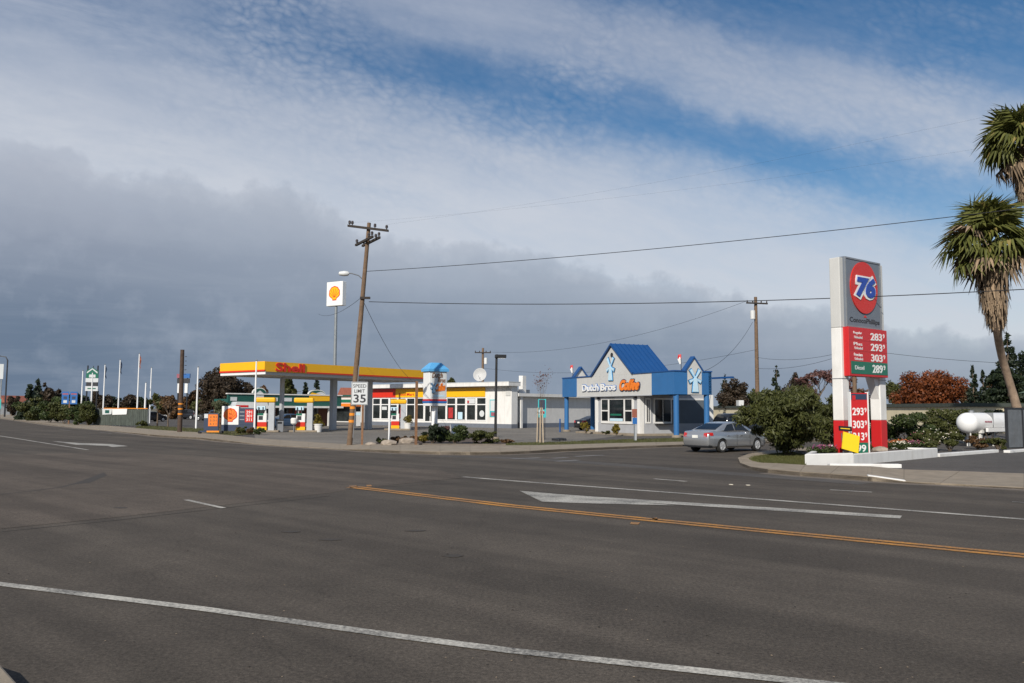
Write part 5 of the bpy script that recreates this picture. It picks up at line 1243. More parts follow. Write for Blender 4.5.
def car(label, loc, rz, paint, kind='sedan', group='parked cars', cat='car', name='car'):
    c = CM[kind]; t = thing(name, label, cat, loc, rz, group)
    def inst(nm, me, m, par, off=(-c['L'] / 2, 0, 0)):
        me = me.copy(); me.materials.clear(); me.materials.append(M[m]); o = link(nm, me, par); o.location = off; return o
    body = inst('body', c['body'], paint, t); cab = inst('cabin', c['cabin'], paint, t); Z = (0, 0, 0)
    for mb in c['panes']: mb.build('side_window', 'car_glass', cab, smooth=False)
    c['rear'].build('rear_window', 'car_glass', cab); c['front'].build('windscreen', 'car_glass', cab)
    W = c['W']; wr = c['wr']
    MB().box(.35, c['L'] - .35, -W * .78, W * .78, .26, .7).build('underbody', 'black_paint', body)
    for x in c['wx']:
        for s in (-1, 1):
            w = MB().lathe([(wr * .62, -.1), (wr * .94, -.105), (wr, -.06), (wr, .06), (wr * .94, .105), (wr * .62, .1)], 26, (0, 0, 0), 'y').build('wheel', 'rubber', t, smooth=True)
            w.location = (x - c['L'] / 2, s * (W - .125), wr)
            rm = MB().lathe([(wr * .60, s * .09), (wr * .67, s * .108), (wr * .58, s * .118), (wr * .54, s * .104), (wr * .1, s * .1035)] if True else [], 24, (0, 0, 0), 'y')
            for k in range(6):
                a = k * math.pi / 3; u = Vector((math.cos(a), 0, math.sin(a))); v = Vector((-u.z, 0, u.x)) * .028; y0, y1 = s * .104, s * .119
                p0, p1 = u * wr * .08, u * wr * .57
                rm.add([p0 - v + Vector((0, y0, 0)), p0 + v + Vector((0, y0, 0)), p1 + v + Vector((0, y0, 0)), p1 - v + Vector((0, y0, 0)), p0 - v + Vector((0, y1, 0)), p0 + v + Vector((0, y1, 0)), p1 + v + Vector((0, y1, 0)), p1 - v + Vector((0, y1, 0))],
                       [(0, 1, 2, 3), (7, 6, 5, 4), (0, 4, 5, 1), (1, 5, 6, 2), (2, 6, 7, 3), (3, 7, 4, 0)])
            rm.build('rim', 'rim', w)
    x0 = -c['L'] / 2
    tz = .86 if kind == 'sedan' else .95
    for s in (-1, 1):
        MB().add([(x0 - .005, s * .50, tz - .11), (x0 - .005, s * .70, tz - .10), (x0 + .30, s * (W - .005), tz - .02), (x0 + .25, s * (W - .02), tz + .11), (x0 + .04, s * .70, tz + .10), (x0 + .03, s * .52, tz + .08)], [(0, 1, 4, 5), (1, 2, 3, 4)] if s < 0 else [(5, 4, 1, 0), (4, 3, 2, 1)]).build('tail_light', 'lamp_red', t)
        xe = -x0
        MB().add([(xe - .12, s * .52, .66), (xe - .17, s * .68, .68), (xe - .55, s * (W - .035), .76), (xe - .52, s * (W - .06), .83), (xe - .2, s * .66, .79), (xe - .13, s * .52, .75)], [(0, 1, 4, 5), (1, 2, 3, 4)]).build('headlight', 'lamp_clear', t)
        mr = MB().box(-.09, .09, -.07, .07, -.06, .06).build('mirror', paint, t, bevel=.03); mr.location = (x0 + (3.18 if kind == 'sedan' else 2.95), s * (W + .06), 1.05 if kind == 'sedan' else 1.2)
        for hx in (1.35, 2.35): MB().box(x0 + hx, x0 + hx + .16, s * (W - .006) - .012, s * (W - .006) + .012, .80, .83).build('door_handle', paint, t)
    for hx in (2.09, 3.12):
        for s in (-1, 1): MB().box(x0 + hx, x0 + hx + .012, s * (W - .004) - .004, s * (W - .004) + .004, .36, .9).build('door_gap', 'black_paint', t)
    MB().box(x0 - .014, x0 - .0, -.17, .17, .70, .84).build('number_plate', 'plate', t)
    MB().box(x0 + .02, x0 + .35, -.80, .80, .26, .34).build('bumper_lip', 'black_paint', t)
    return t
def yaw_at(px, py, deg, off=0): p = G(px, py); return p
# silver sedan: rear wheel seen at (721,453), heading right and away
h = R_(38); rw = G(721, 452.6); fwd = Vector((math.cos(h), math.sin(h), 0)); side_ = Vector((math.sin(h), -math.cos(h), 0))
c0 = rw + fwd * (4.82 / 2 - .98) - side_ * .77
car('silver four door sedan driving away in front of the blue kiosk', (c0.x, c0.y, .0), h, 'car_silver', group='cars on the road')
def car_px(label, px, Y, deg, paint, kind='sedan'):
    p = at(px, 405, Y); car(label, (p.x, Y, .03), R_(deg), paint, kind)
car_px('dark car parked behind the left kiosk column', 597, 84, 35, 'car_dark')
car_px('black sport utility vehicle behind the silver sedan, before the cream wall', 742, 66, 25, 'car_dark', 'suv')
car_px('dark sport utility vehicle in the left lot beside a white flagpole', 188, 150, 160, 'car_dark', 'suv')
car_px('white car in the left lot behind the young trees', 168, 160, 10, 'car_white')
car_px('charcoal car in the left lot behind the sandwich board', 209, 135, 170, 'car_charcoal')
car_px('dark blue car behind the low shell price sign', 224, 104, 80, 'car_blue', 'suv')
car_px('blue car parked under the porch of the green restaurant', 291, 85, 40, 'car_blue')
car_px('dark car just right of the left fence end', 152, 122, 65, 'car_dark')

# ---------------------------------------------------------------- propane tank, enclosure, palms
p = at(963, 425, 48); q = at(1008, 423, 51); ax = (q - p); ax.z = 0; ln = ax.length + .6
t = thing('propane_tank', 'white horizontal propane tank on white legs behind the rose bushes', 'tank', (p.x, p.y, 0), rot_dir(ax))
zc, rr = at(970, 423, 48.5).z, .60
prof = [(.01, 0)] + [(rr * math.sin(i / 8 * math.pi / 2), rr * .85 * (1 - math.cos(i / 8 * math.pi / 2))) for i in range(1, 9)] + [(rr, ln - .5)] + [(rr * math.cos(i / 6 * math.pi / 2), ln - .5 + .5 * math.sin(i / 6 * math.pi / 2)) for i in range(1, 6)] + [(.01, ln)]
MB().lathe(prof, 32, (0, 0, zc), 'x').build('shell', 'white_metal', t, smooth=True)
for x in (1.15, 2.7):
    for y in (-.35, .35): MB().box(x, x + .16, y - .06, y + .06, -.02, zc - .35).build('leg', 'white_paint', t)
    MB().box(x - .06, x + .22, -.5, .5, zc - .58, zc - .42).build('saddle', 'white_paint', t)
MB().lathe([(.14, zc + rr - .03), (.14, zc + rr + .12), (.05, zc + rr + .14)], 12, (1.0, 0, 0)).build('valve_dome', 'grey_metal', t)
MB().tube([(.4, -.2, zc - rr + .02), (.4, -.2, .5), (.9, -.3, .45), (1.2, -.3, .45)], .04, 8).build('pipe', 'white_paint', t)
MB().box(2.25, 2.30, -.60, .60, zc - .6, zc + .6).build('strap', 'grey_metal', t); lettering(t, 'PROPANE', 1.3, 2.1, zc + .02, zc + .13, -rr + .0, 'flower_pink', .012)
MB().box(1.4, ln, -.72, -.58, zc - .5, zc - .28).build('rail', 'white_metal', t)
p = G(1008, 449); t = thing('enclosure', 'grey slatted enclosure at the right edge in front of the palm', 'enclosure', (p.x, p.y, 0), R_(30)); hz = at(1009, 408, p.y).z
for x in (0, 1.55, 3.1): MB().box(x, x + .12, 0, .12, 0, hz).build('post', 'dark_metal', t)
for i in range(11): MB().box(.125 + i * .13, .245 + i * .13, .03, .07, .08, hz - .05).build('slat', 'cabinet_grey', t)
for i in range(11): MB().box(1.675 + i * .13, 1.795 + i * .13, .03, .07, .08, hz - .05).build('slat', 'cabinet_grey', t)
MB().box(0, 3.2, -.01, .13, hz - .049, hz + .03).build('rail', 'dark_metal', t)
p = G(1021, 446); t = thing('vacuum_post', 'pale green service post at the right edge beside the enclosure', 'post', (p.x + .1, p.y - 1.2, 0), .2)
MB().box(-.12, .2, -.12, .12, 0, 1.25).build('cabinet', 'leafless_green' if 'leafless_green' in M else mat('pale_green', (.25, .52, .36), .5), t, bevel=.02); MB().box(-.14, .22, -.14, .14, 1.251, 1.32).build('cap', 'grey_metal', t)

def frond_mesh(seed, L=1.0):
    rg = np.random.default_rng(seed); mb = MB(); pet = 1.0
    mb.tube([(0, 0, 0), (pet * .55, 0, .10), (pet, 0, .08)], [.035, .025, .018], 4, caps=False)
    n = 21
    for i in range(n):
        a = R_(-118 + 236 * i / (n - 1)) + rg.normal(0, .04); l = (1.08 - .28 * abs(a) / 2.1) * rg.uniform(.85, 1.1)
        u = Vector((math.cos(a), math.sin(a), 0)); w = Vector((-u.y, u.x, 0)) * .066
        o = Vector((pet, 0, .08)); m1 = o + u * l * .55 + Vector((0, 0, .05 - .10 * abs(math.sin(a)))); m2 = o + u * l + Vector((rg.normal(0, .04), rg.normal(0, .04), -.34 - .5 * rg.random()))
        k = len(mb.v); mb.v += [tuple(o - w * .4), tuple(o + w * .4), tuple(m1 + w), tuple(m1 + Vector((0, 0, -.03))), tuple(m1 - w), tuple(m2)]
        mb.f += [(k, k + 3, k + 4), (k, k + 1, k + 3), (k + 1, k + 2, k + 3), (k + 3, k + 2, k + 5), (k + 4, k + 3, k + 5)]
    me = bpy.data.meshes.new('frond'); me.from_pydata(mb.v, [], mb.f); me.materials.append(M['leaf_palm']); return me
FR = [frond_mesh(i) for i in range(4)]
DF = []
for m_ in FR[:2]:
    d_ = m_.copy(); d_.materials.clear(); d_.materials.append(M['dead_frond']); DF.append(d_)
def palm(label, path, r0, crown_r, skirt, seed):
    rg = np.random.default_rng(seed); base = Vector(path[0]); t = thing('palm_tree', label, 'palm tree', base, 0, 'fan palms at the right edge')
    pts = [Vector(p) - base for p in path]; fine = []
    for i in range(len(pts) - 1):
        fine += [pts[i].lerp(pts[i + 1], j / 5) for j in range(5)]
    fine.append(pts[-1]); n = len(fine)
    for _ in range(3): fine = [fine[0]] + [(fine[i - 1] + fine[i] * 2 + fine[i + 1]) / 4 for i in range(1, n - 1)] + [fine[-1]]
    MB().tube(fine, [r0 * (1.35 - .55 * min(1, i / n * 3)) * (1 + .03 * (i % 2)) for i in range(n)], 14).build('trunk', 'palm_bark', t, smooth=True)
    top = fine[-1]
    for i in range(58):
        f = (i + .5) / 58; el = R_(80 - 128 * f + rg.normal(0, 12)); az = i * 2.39996 + rg.normal(0, .15); s = crown_r / 2.0 * rg.uniform(.85, 1.1)
        dead = f > .90 or (f > .5 and rg.random() < .12)
        o = link('frond', (DF if dead else FR)[rg.integers(0, 2 if dead else 4)], t); o.location = top + Vector((0, 0, .25 - .5 * f)); o.scale = (s, s, s)
        o.rotation_euler = (rg.normal(0, .35), -el, az)
    mb = MB()    # hanging thatch of dead leaves under the crown
    for i in range(1500):
        az = rg.uniform(0, 6.28); f = rg.random() ** .8; zz = .0 - skirt * f; rr = (.42 + crown_r * .20 * (1 - f) ** .6) * rg.uniform(.6, 1.08); L_ = rg.uniform(.35, .9)
        k = min(n - 1, int((top.z + zz) / top.z * (n - 1))); c = fine[max(0, k)]
        p0 = Vector((c.x + math.cos(az) * rr, c.y + math.sin(az) * rr, top.z + zz)); d = Vector((math.cos(az) * rg.normal(.02, .12), math.sin(az) * rg.normal(.02, .12), -1)).normalized() * L_
        w = Vector((-math.sin(az), math.cos(az), rg.normal(0, .3))).normalized() * rg.uniform(.03, .07); mb.add([p0 - w, p0 + w, p0 + d + w * .4, p0 + d - w * .4], [(0, 1, 2, 3)])
    me = bpy.data.meshes.new('thatch'); me.from_pydata(mb.v, [], mb.f); me.materials.append(M['dead_frond']); link('thatch', me, t)
PY = 47.5
palm('nearer fan palm with curved trunk and shaggy thatch left of its twin', [at(1028, 448, 52), at(1020, 420, 51.5), at(1012, 390, 51), at(1001, 355, 50), at(996, 325, PY), at(992, 290, PY), at(990, 244, PY)], .27, 2.9, 4.4, 3)
p0 = at(1052, 445, 54); palm('taller fan palm cut off by the upper right edge', [(p0.x, 54, 0), (p0.x - .6, 54, 6), at(1034, 250, 54), at(1027, 190, 54), at(1023, 144, 54)], .27, 2.9, 3.6, 8)

# ---------------------------------------------------------------- background buildings
def box_building(name, label, cat, A, B, depth, h, wall, roof, roof_h=.3, over=.25, wins=None):
    A, B = Vector(A), Vector(B); d = B - A; d.z = 0; L_ = d.length
    t = thing(name, label, cat, (A.x, A.y, 0), rot_dir(d)); MB().box(0, L_, 0, depth, -.05, h).build('wall', wall, t)
    MB().box(-over, L_ + over, -over, depth + over, h + .002, h + roof_h).build('roof', roof, t)
    return t, L_
A, B_ = at(696, 421, 168), at(968, 418, 80)
t, L_ = box_building('long_building', 'long low cream building with dark roof edge behind the trees', 'building', (A.x, A.y, 0), (B_.x, B_.y, 0), 9, 2.55, 'cream_wall', 'roof_dark', .35)
for k in range(14):
    x = 2 + k * 7.4
    if x < L_ - 2: f = MB().box(x, x + 1.4, -.05, -.001, .9, 1.8).build('window', 'glass', t); MB().box(x - .08, x + 1.48, -.09, -.051, .8, .899).build('sill', 'white_paint', f)
MB().box(22.0, 23.3, .6, 1.5, 2.95, 3.9).build('roof_unit', 'lamp_white', t)
A, B_ = at(-60, 408, 230), at(0, 408, 215)
t, L_ = box_building('red_roof_house', 'far white house with red tiled roof at the left edge', 'house', (A.x, A.y, 0), (B_.x, B_.y, 0), 10, 3.0, 'white_paint', 'roof_red', .25, .4)
MB().prism([(-.6, 3.26), (L_ + .6, 3.26), (L_ - 2, 5.1), (2, 5.1)], 1, 9).build('upper_roof', 'roof_red', t)
for k in range(3): MB().box(1.5 + 3 * k, 2.6 + 3 * k, -.05, -.001, 1.0, 2.2).build('window', 'glass', t)
p = at(1024, 380, 95); t = thing('gabled_house', 'pale gabled roof with green shingles at the right edge behind the palm', 'house', (p.x + 1, 95, 0), R_(-20))
MB().box(0, 12, 0, 9, 0, 4.4).build('wall', 'cream_wall', t)
MB().prism([(-.6, 4.3), (12.6, 4.3), (6, 7.6)], -.5, 9.5).build('roof', 'roof_green', t); MB().box(4, 6, -.05, -.001, 1, 2.4).build('window', 'glass', t)
A, B_ = at(333, 420, 128), at(362, 420, 124)
t, L_ = box_building('striped_shop', 'small white shop with green stripe and orange roof seen under the canopy', 'shop', (A.x, A.y, 0), (B_.x, B_.y, 0), 8, 3.9, 'wing_wall', 'dark_green', .25)
MB().box(0, L_, -.06, -.001, 3.0, 3.45).build('stripe', 'sign_green', t); MB().prism([(.3, 4.16), (L_ - .5, 4.16), (L_ - 1.5, 5.2), (1.0, 5.3)], .5, 7).build('upper_roof', 'roof_red', t)
MB().box(.5, L_ - .2, -1.2, -.07, 2.4, 2.85).build('awning', 'bright_orange', t); MB().box(.6, L_ - .3, -.05, -.001, .2, 2.3).build('shopfront', 'store_glass', t)

# green restaurant behind the canopy
GA, GB = Vector((-30.2, 88.5, 0)), Vector((-20.0, 97.7, 0))
def restaurant():
    d = GB - GA; L_ = d.length; t = thing('green_restaurant', 'dark green restaurant with white trimmed stepped parapet behind the pumps', 'restaurant', (GA.x, GA.y, .03), rot_dir(d))
    z = lambda py: at(285, py, 92).z
    h1, h0 = 3.5, 2.3
    MB().box(0, L_, 1.6, 3.6, 0, h0).build('wall', 'brown_door', t)
    MB().box(0, L_, 0, .25, h0, h1).build('parapet', 'dark_green', t); MB().box(0, L_, .252, 3.6, h0 + .05, h1 - .5).build('rear_body', 'dark_green', t)
    MB().box(-.1, L_ + .1, -.12, .35, h1 + .002, h1 + .12).build('parapet_trim', 'white_paint', t); MB().box(-.1, L_ + .1, -.35, .30, h0 - .22, h0 - .003).build('porch_beam', 'white_paint', t)
    def gable(cx, w, hh, nm):
        n = 14; out = [(cx - w / 2, h1 + .16)] + [(cx - w / 2 * math.cos(math.pi * i / n), h1 + .17 + hh * math.sin(math.pi * i / n)) for i in range(n + 1)] + [(cx + w / 2, h1 + .16)]
        MB().prism(out[1:-1], .02, .25).build(nm, 'dark_green', t)
        inner = [(cx - (w / 2 + .1) * math.cos(math.pi * i / n), h1 + .165 + (hh + .1) * math.sin(math.pi * i / n)) for i in range(n + 1)]
        MB().prism(inner, .10, .33).build(nm + '_trim', 'white_paint', t)
    gable(3.6, 1.4, .5, 'arch'); gable(10.6, 2.0, .42, 'arch')
    MB().prism([(3.15, h0 + .3), (4.05, h0 + .3), (4.05, h1 + .1), (3.6, h1 + .45), (3.15, h1 + .1)], -.05, -.001).build('sign_panel', 'sheet_white', t)
    for a, b in ((.3, 1.0), (4.9, 5.7), (6.4, 7.4), (7.7, 8.6)): MB().box(a, b, -.05, -.001, h0 + .5, h0 + .9).build('sign_panel', 'sheet_white', t)
    MB().prism([(9.7, h0 + .55), (12.3, h0 + .6), (12.5, h0 + 1.1), (11.4, h0 + 1.25), (9.9, h0 + 1.55), (9.5, h0 + 1.2)], -.06, -.001).build('yellow_sign', 'shell_yellow', t)
    MB().prism([(10.2, h0 + 1.2), (11.8, h0 + 1.15), (11.4, h0 + 1.55), (11, h0 + 1.65), (10.5, h0 + 1.5)], -.05, -.0012).build('sign_panel', 'sheet_white', t)
    for k in range(7):
        x = .3 + k * 1.95
        MB().box(x, x + .18, -.1, .08, 0, h0 - .223).build('porch_post', 'white_paint', t) if k % 2 == 0 else None
        f = MB().box(x + .3, x + 1.7, 1.52, 1.599, .7, 2.2).build('window', 'dark_metal', t); MB().box(x + .38, x + 1.62, 1.505, 1.519, .78, 2.12).build('pane', 'store_glass', f)
        if k in (1, 4): MB().box(x + .5, x + 1.3, 1.49, 1.504, 1.2, 2.0).build('poster', 'poster_red', f)
    dd = MB().box(11.6, 12.8, 1.48, 1.5, .02, 2.2).build('door', 'brown_door', t); MB().box(11.7, 11.76, 1.44, 1.4795, 1.0, 1.2).build('handle', 'rim', dd)
restaurant()
p = at(248, 425, 84); t = thing('market_awning', 'white pitched awning with red lettering left of the restaurant', 'awning', (p.x - 1.2, 84, .03), R_(30))
zt = at(248, 402, 84).z
for x in (0, 2.9):
    for y in (0, 2): MB().tube([(x, y, 0), (x, y, zt - .6)], .05, 8).build('post', 'white_metal', t)
MB().prism([(-.3, zt - .7), (3.2, zt - .7), (3.0, zt - .05), (.0, zt)], -.2, 2.3).build('cover', 'sheet_white', t); MB().box(-.1, 1.1, -.23, -.2005, zt - .55, zt - .35).build('red_print', 'sign_red', t)

# ---------------------------------------------------------------- far left: signs, fence, hedge
p = G(68.5, 424.8); t = thing('info_sign', 'blue twin panel highway sign on a brown post before the hedge', 'road sign', (p.x, p.y, .1), R_(12))
MB().box(-.07, .07, -.07, .07, 0, at(68, 402, p.y).z).build('post', 'post_brown', t)
for x in (-.85, .06):
    f = MB().box(x, x + .78, -.1, -.071, at(68, 405, p.y).z, at(68, 392.5, p.y).z).build('panel', 'info_blue', t)
    z0 = at(68, 405, p.y).z; MB().box(x + .08, x + .7, -.106, -.1005, z0 + 1.1, z0 + 1.28).build('panel_band', 'flower_pink', f)
    for k in range(2): MB().box(x + .2, x + .58, -.106, -.1005, z0 + .15 + .45 * k, z0 + .45 + .45 * k).build('panel_symbol', 'sheet_white' if k == 0 else 'sign_navy', f)
p = at(90.5, 424, 118); t = thing('pylon_sign', 'distant green and white pylon sign with house shaped top', 'sign', (p.x, 118, 0), R_(10)); Y = 118
z = lambda py: at(90, py, Y).z
for x in (-.72, .62): MB().tube([(x, .1, 0), (x, .1, z(365.5))], .1, 8).build('post', 'dark_metal', t)
MB().box(-.02, .05, .05, .15, z(372), z(365.8)).build('spike', 'dark_metal', t)
MB().prism([(-.85, z(378)), (.75, z(378)), (.75, z(371)), (-.05, z(367.5)), (-.85, z(371))], -.1, .09).build('top_panel', 'sign_green', t)
MB().prism([(-.75, z(373.5)), (-.05, z(369.5)), (.65, z(373.5)), (.65, z(372)), (-.05, z(368.2)), (-.75, z(372))][::-1], -.13, -.101).build('roof_mark', 'sheet_white', t)
MB().box(-.45, .40, -.13, -.101, z(377.5), z(374.6)).build('roof_mark_base', 'sheet_white', t)
MB().box(-.9, .78, -.1, .09, z(382.2), z(378.2)).build('panel', 'sheet_white', t); MB().box(-.9, .78, -.1, .09, z(391), z(386.2)).build('panel', 'sheet_white', t); MB().box(-.8, .7, -.08, .08, z(386), z(382.4)).build('dark_panel', 'dark_metal', t)
MB().box(-.6, .5, -.12, -.101, z(389), z(388)).build('text_bar', 'sign_green', t)
p = at(182, 420, 160); t = thing('pylon_sign', 'distant twin panel pylon sign behind the banded wooden pole', 'sign', (p.x, 160, 0), 0); z = lambda py: at(182, py, 160).z
for x in (-1.0, .75): MB().tube([(x, .1, 0), (x, .1, z(376))], .14, 8).build('post', 'dark_metal', t)
MB().box(-1.25, -.1, -.2, .2, z(378), z(374)).build('red_panel', 'flower_pink', t); MB().box(.1, 1.25, -.2, .2, z(378), z(373.6)).build('blue_panel', 'info_blue', t)
for x in (-1.05, .35): MB().box(x, x + .55, -.2, .2, z(393), z(383.5)).build('panel', 'sign_white', t)
MB().box(-1.2, 1.2, -.1, .1, z(383), z(378.5)).build('dark_panel', 'dark_metal', t)
p = at(4.5, 417, 165); t = thing('street_light', 'distant dark street light with curved arm at the left edge', 'street light', (p.x, 165, 0), 0); zt = at(4.5, 356, 165).z
MB().tube([(0, 0, 0), (0, 0, zt * .93), (-.4, 0, zt * .985), (-1.6, 0, zt)], [.16, .13, .1, .07], 8).build('pole', 'dark_metal', t, smooth=True); MB().box(-2.2, -1.5, -.15, .15, zt - .1, zt + .1).build('lamp_head', 'dark_metal', t, bevel=.04)
p = at(1, 416, 150); t = thing('billboard', 'tall white sign with teal foot panel at the left edge', 'sign', (p.x - 1.1, 150, 0), R_(15)); z = lambda py: at(1, py, 150).z
for x in (-.9, .6): MB().box(x, x + .18, 0, .2, 0, z(379)).build('post', 'pole_grey', t)
MB().box(-1.2, 1.0, -.1, .1, z(379), z(364)).build('panel', 'sheet_white', t); MB().box(-1.1, .9, -.1, -.003, z(409), z(399)).build('foot_panel', 'teal_paint', t); MB().box(-.9, .0, -.12, -.101, z(370), z(366.5)).build('panel_mark', 'sign_grey', t)
# fence
A, B_ = G(93, 425.4), G(147, 427); d = B_ - A; L_ = d.length; t = thing('board_fence', 'grey green vertical board fence with banners at the left lot', 'fence', (A.x, A.y, .03), rot_dir(d))
hf = at(120, 409.5, A.y).z; n = 14
for i in range(n + 1): MB().box(L_ * i / n - .06, L_ * i / n + .06, .05, .17, 0, hf + .1).build('post', 'pole_grey', t)
nb = 60
for i in range(nb):
    zj = random.Random(i).uniform(-.04, .04); MB().box(L_ * i / nb + .035, L_ * (i + 1) / nb - .035, -.02 + zj * .3, .04, .06, hf + zj).build('board', 'fence_board', t)
MB().box(L_ * .2, L_, -.05, .0, hf + .06, hf + .14).build('top_rail', 'orange_paint', t)
for a, b, m in ((.19, .36, 'sheet_white'), (.38, .64, 'sign_white')):
    MB().prism([(L_ * a, hf - .62), (L_ * b, hf - .55), (L_ * b + .1, hf + .05), (L_ * a - .1, hf + .03)], -.09, -.06).build('banner', m, t)
MB().box(L_ * .24, L_ * .32, -.1, -.091, hf - .45, hf - .1).build('banner_print', 'dark_green', t)
# ---------------------------------------------------------------- planting
def shrub(label, px, base, wpx, top, leaf, n=2500, size=.1, seed=0, name='shrub', group='shrubs', z0=.05, kind='shrub', low=None, k=12, cat='shrub', aspect=1.8, depth_f=1.0):
    p = G(px, base); s = p.y / FPX; zt = at(px, top, p.y).z
    return tree(name, label, group, (p.x, p.y, z0), wpx * s, zt, low if low is not None else zt * .08, leaf, n, size, kind, seed, cat, trunk_r=.03, k=k, aspect=aspect, parts=('stems', 'foliage'), depth_f=depth_f)
# corner bush beside the pylon
shrub('large dense olive green bush on the corner lawn left of the planter', 788, 458.3, 97, 386, 'leaf_olive', 30000, .075, 1, 'large_bush', 'corner bushes', .05, 'shrub', .30, 80, 'bush', 3.0)
shrub('dark green bush behind the left pylon post', 832, 451.5, 66, 394, 'leaf_olive', 15000, .075, 2, 'large_bush', 'corner bushes', .05, 'shrub', .25, 50, 'bush', 2.8)
p = G(783, 459); 
# rose and hedge plants behind the planter and the tank
shrub('long green hedge bush right of the right pylon post', 905, 446, 60, 414, 'leaf_green', 6000, .10, 3, 'hedge_bush', 'hedge behind the planter', k=18)
shrub('green hedge bush below the rust coloured tree', 948, 444, 56, 408, 'leaf_olive', 6000, .10, 4, 'hedge_bush', 'hedge behind the planter', k=18)
shrub('dark hedge bush partly behind the propane tank', 990, 443.5, 60, 409, 'leaf_dark', 6000, .11, 5, 'hedge_bush', 'hedge behind the planter', k=18)
shrub('dark green hedge between the pylon posts', 868, 446, 44, 404, 'leaf_dark', 4500, .11, 6, 'hedge_bush', 'hedge behind the planter', k=14)
def rose(label, px, base, wpx, top, seed, m='flower_white', leaf='leaf_olive'):
    t = shrub(label, px, base, wpx, top, leaf, 2600, .075, seed, 'rose_bush', 'rose bushes', cat='rose bush', k=10)
    p = G(px, base); rr = np.random.default_rng(seed + 90); mb = MB(); R1 = wpx * p.y / FPX / 2; zt = at(px, top, p.y).z
    for i in range(20):
        a = rr.uniform(0, 6.28); q = R1 * rr.uniform(.3, .95); x, y, z = math.cos(a) * q, math.sin(a) * q, zt * rr.uniform(.4, .98); s = .034 * rr.uniform(.7, 1.4)
        mb.add([(x - s, y, z), (x, y - s, z), (x + s, y, z), (x, y + s, z), (x, y, z + s), (x, y, z - s)], [(0, 1, 4), (1, 2, 4), (2, 3, 4), (3, 0, 4), (1, 0, 5), (2, 1, 5), (3, 2, 5), (0, 3, 5)])
    mb.build('blossoms', m, t)
rose('rose bush with white blooms behind the end of the white planter', 932, 452.4, 36, 429, 1); rose('low rose bush with white blooms at the start of the white kerb', 950, 451.5, 28, 432, 2)
rose('small rose bush with pink blooms left of the tank legs', 918, 449, 22, 433, 3, 'flower_pink')
shrub('reddish low shrub below the propane tank', 978, 450, 30, 436, 'leaf_russet', 1600, .07, 7, group='low shrubs by the tank'); shrub('brown green low shrub right of the tank legs', 998, 450.8, 26, 438, 'leaf_olive', 1500, .07, 8, group='low shrubs by the tank')
# bed in front of the store
bed = [G(*q) for q in ((366, 446), (400, 446.7), (440, 447.3), (505, 447.6), (507, 441), (470, 438.5), (420, 438.5), (385, 441.5))]
sheet('planting_bed', bed, .07, 'soil')
A, B_ = G(398, 446.5), G(506, 447.1); d = B_ - A
tag(MB().slab([A, B_, B_ + Vector((0, .35, 0)), A + Vector((0, .35, 0))], .0, .16).build('bed_kerb', 'gutter', bevel=.02), 'long low grey kerb edging the shrub bed along the pavement', 'kerb')
shrub('round dark clipped bush left below the blue capped pylon sign', 433, 444.6, 31, 425.5, 'leaf_dark', 3600, .07, 11, 'round_bush', 'bed bushes', k=14, low=.02)
shrub('larger round dark green bush right below the pylon sign', 455, 444.8, 38, 424.5, 'leaf_green', 4200, .07, 12, 'round_bush', 'bed bushes', k=16, low=.02)
shrub('loose olive bush at the right end of the bed', 475, 445, 31, 431, 'leaf_olive', 2200, .07, 13, 'round_bush', 'bed bushes', k=10, low=.02)
shrub('low sprawling olive bush left of the black lamp post', 490, 444.8, 27, 431.5, 'leaf_olive', 1700, .07, 14, 'round_bush', 'bed bushes', k=9, low=.02)
shrub('gold and brown low shrub right of the brown post', 424, 444, 16, 433.5, 'leaf_gold', 1500, .07, 15, 'low_shrub', 'bed low shrubs', low=.02); shrub('russet low shrub left of the brown post', 409, 444.3, 18, 435.5, 'leaf_russet', 1500, .07, 16, 'low_shrub', 'bed low shrubs', low=.02)
shrub('low russet shrub beside the white post', 396, 444.2, 16, 437.5, 'leaf_russet', 1300, .07, 17, 'low_shrub', 'bed low shrubs', low=.02); shrub('small green shrub right of the speed limit sign', 381, 444.6, 12, 438.5, 'leaf_olive', 900, .06, 18, 'low_shrub', 'bed low shrubs', low=.02)
shrub('red brown shrub behind the larger round bush', 444, 441, 16, 424.5, 'leaf_pink', 1500, .07, 19, 'low_shrub', 'bed low shrubs', low=.2)
shrub('small purple shrub at the foot of the black lamp post', 508, 444.6, 14, 440, 'leaf_russet', 700, .06, 20, 'low_shrub', 'bed low shrubs', low=.02)
# shrubs by the shell price sign
for k, (px, b, w, tp, lf, lb) in enumerate(((243, 434.6, 12, 427.5, 'leaf_olive', 'olive shrub under the navy price panel'), (251, 434.9, 12, 428.5, 'leaf_russet', 'russet shrub under the red price panel'), (259, 435.1, 12, 428.6, 'leaf_green', 'green shrub at the right end of the low shell sign'), (238.5, 434.4, 6, 428, 'leaf_gold', 'yellow green shrub at the left end of the low shell sign bed'))):
    shrub(lb, px, b, w, tp, lf, 900, .09, 30 + k, 'low_shrub', 'shrubs by the low shell sign', low=.02)
# kiosk shrubs
shrub('round golden clipped shrub left of the kiosk corner trim', 586, 434.5, 11, 423.5, 'leaf_gold', 2200, .06, 41, 'round_shrub', 'kiosk shrubs', .15, low=.05, k=16); shrub('round golden clipped shrub under the kiosk front window', 616.5, 436.4, 10, 425, 'leaf_gold', 2200, .06, 42, 'round_shrub', 'kiosk shrubs', .15, low=.05, k=16)
shrub('low trailing plant between the two golden shrubs', 606, 435.8, 12, 432.5, 'leaf_olive', 700, .06, 43, 'low_shrub', 'kiosk shrubs', .15, low=.02)
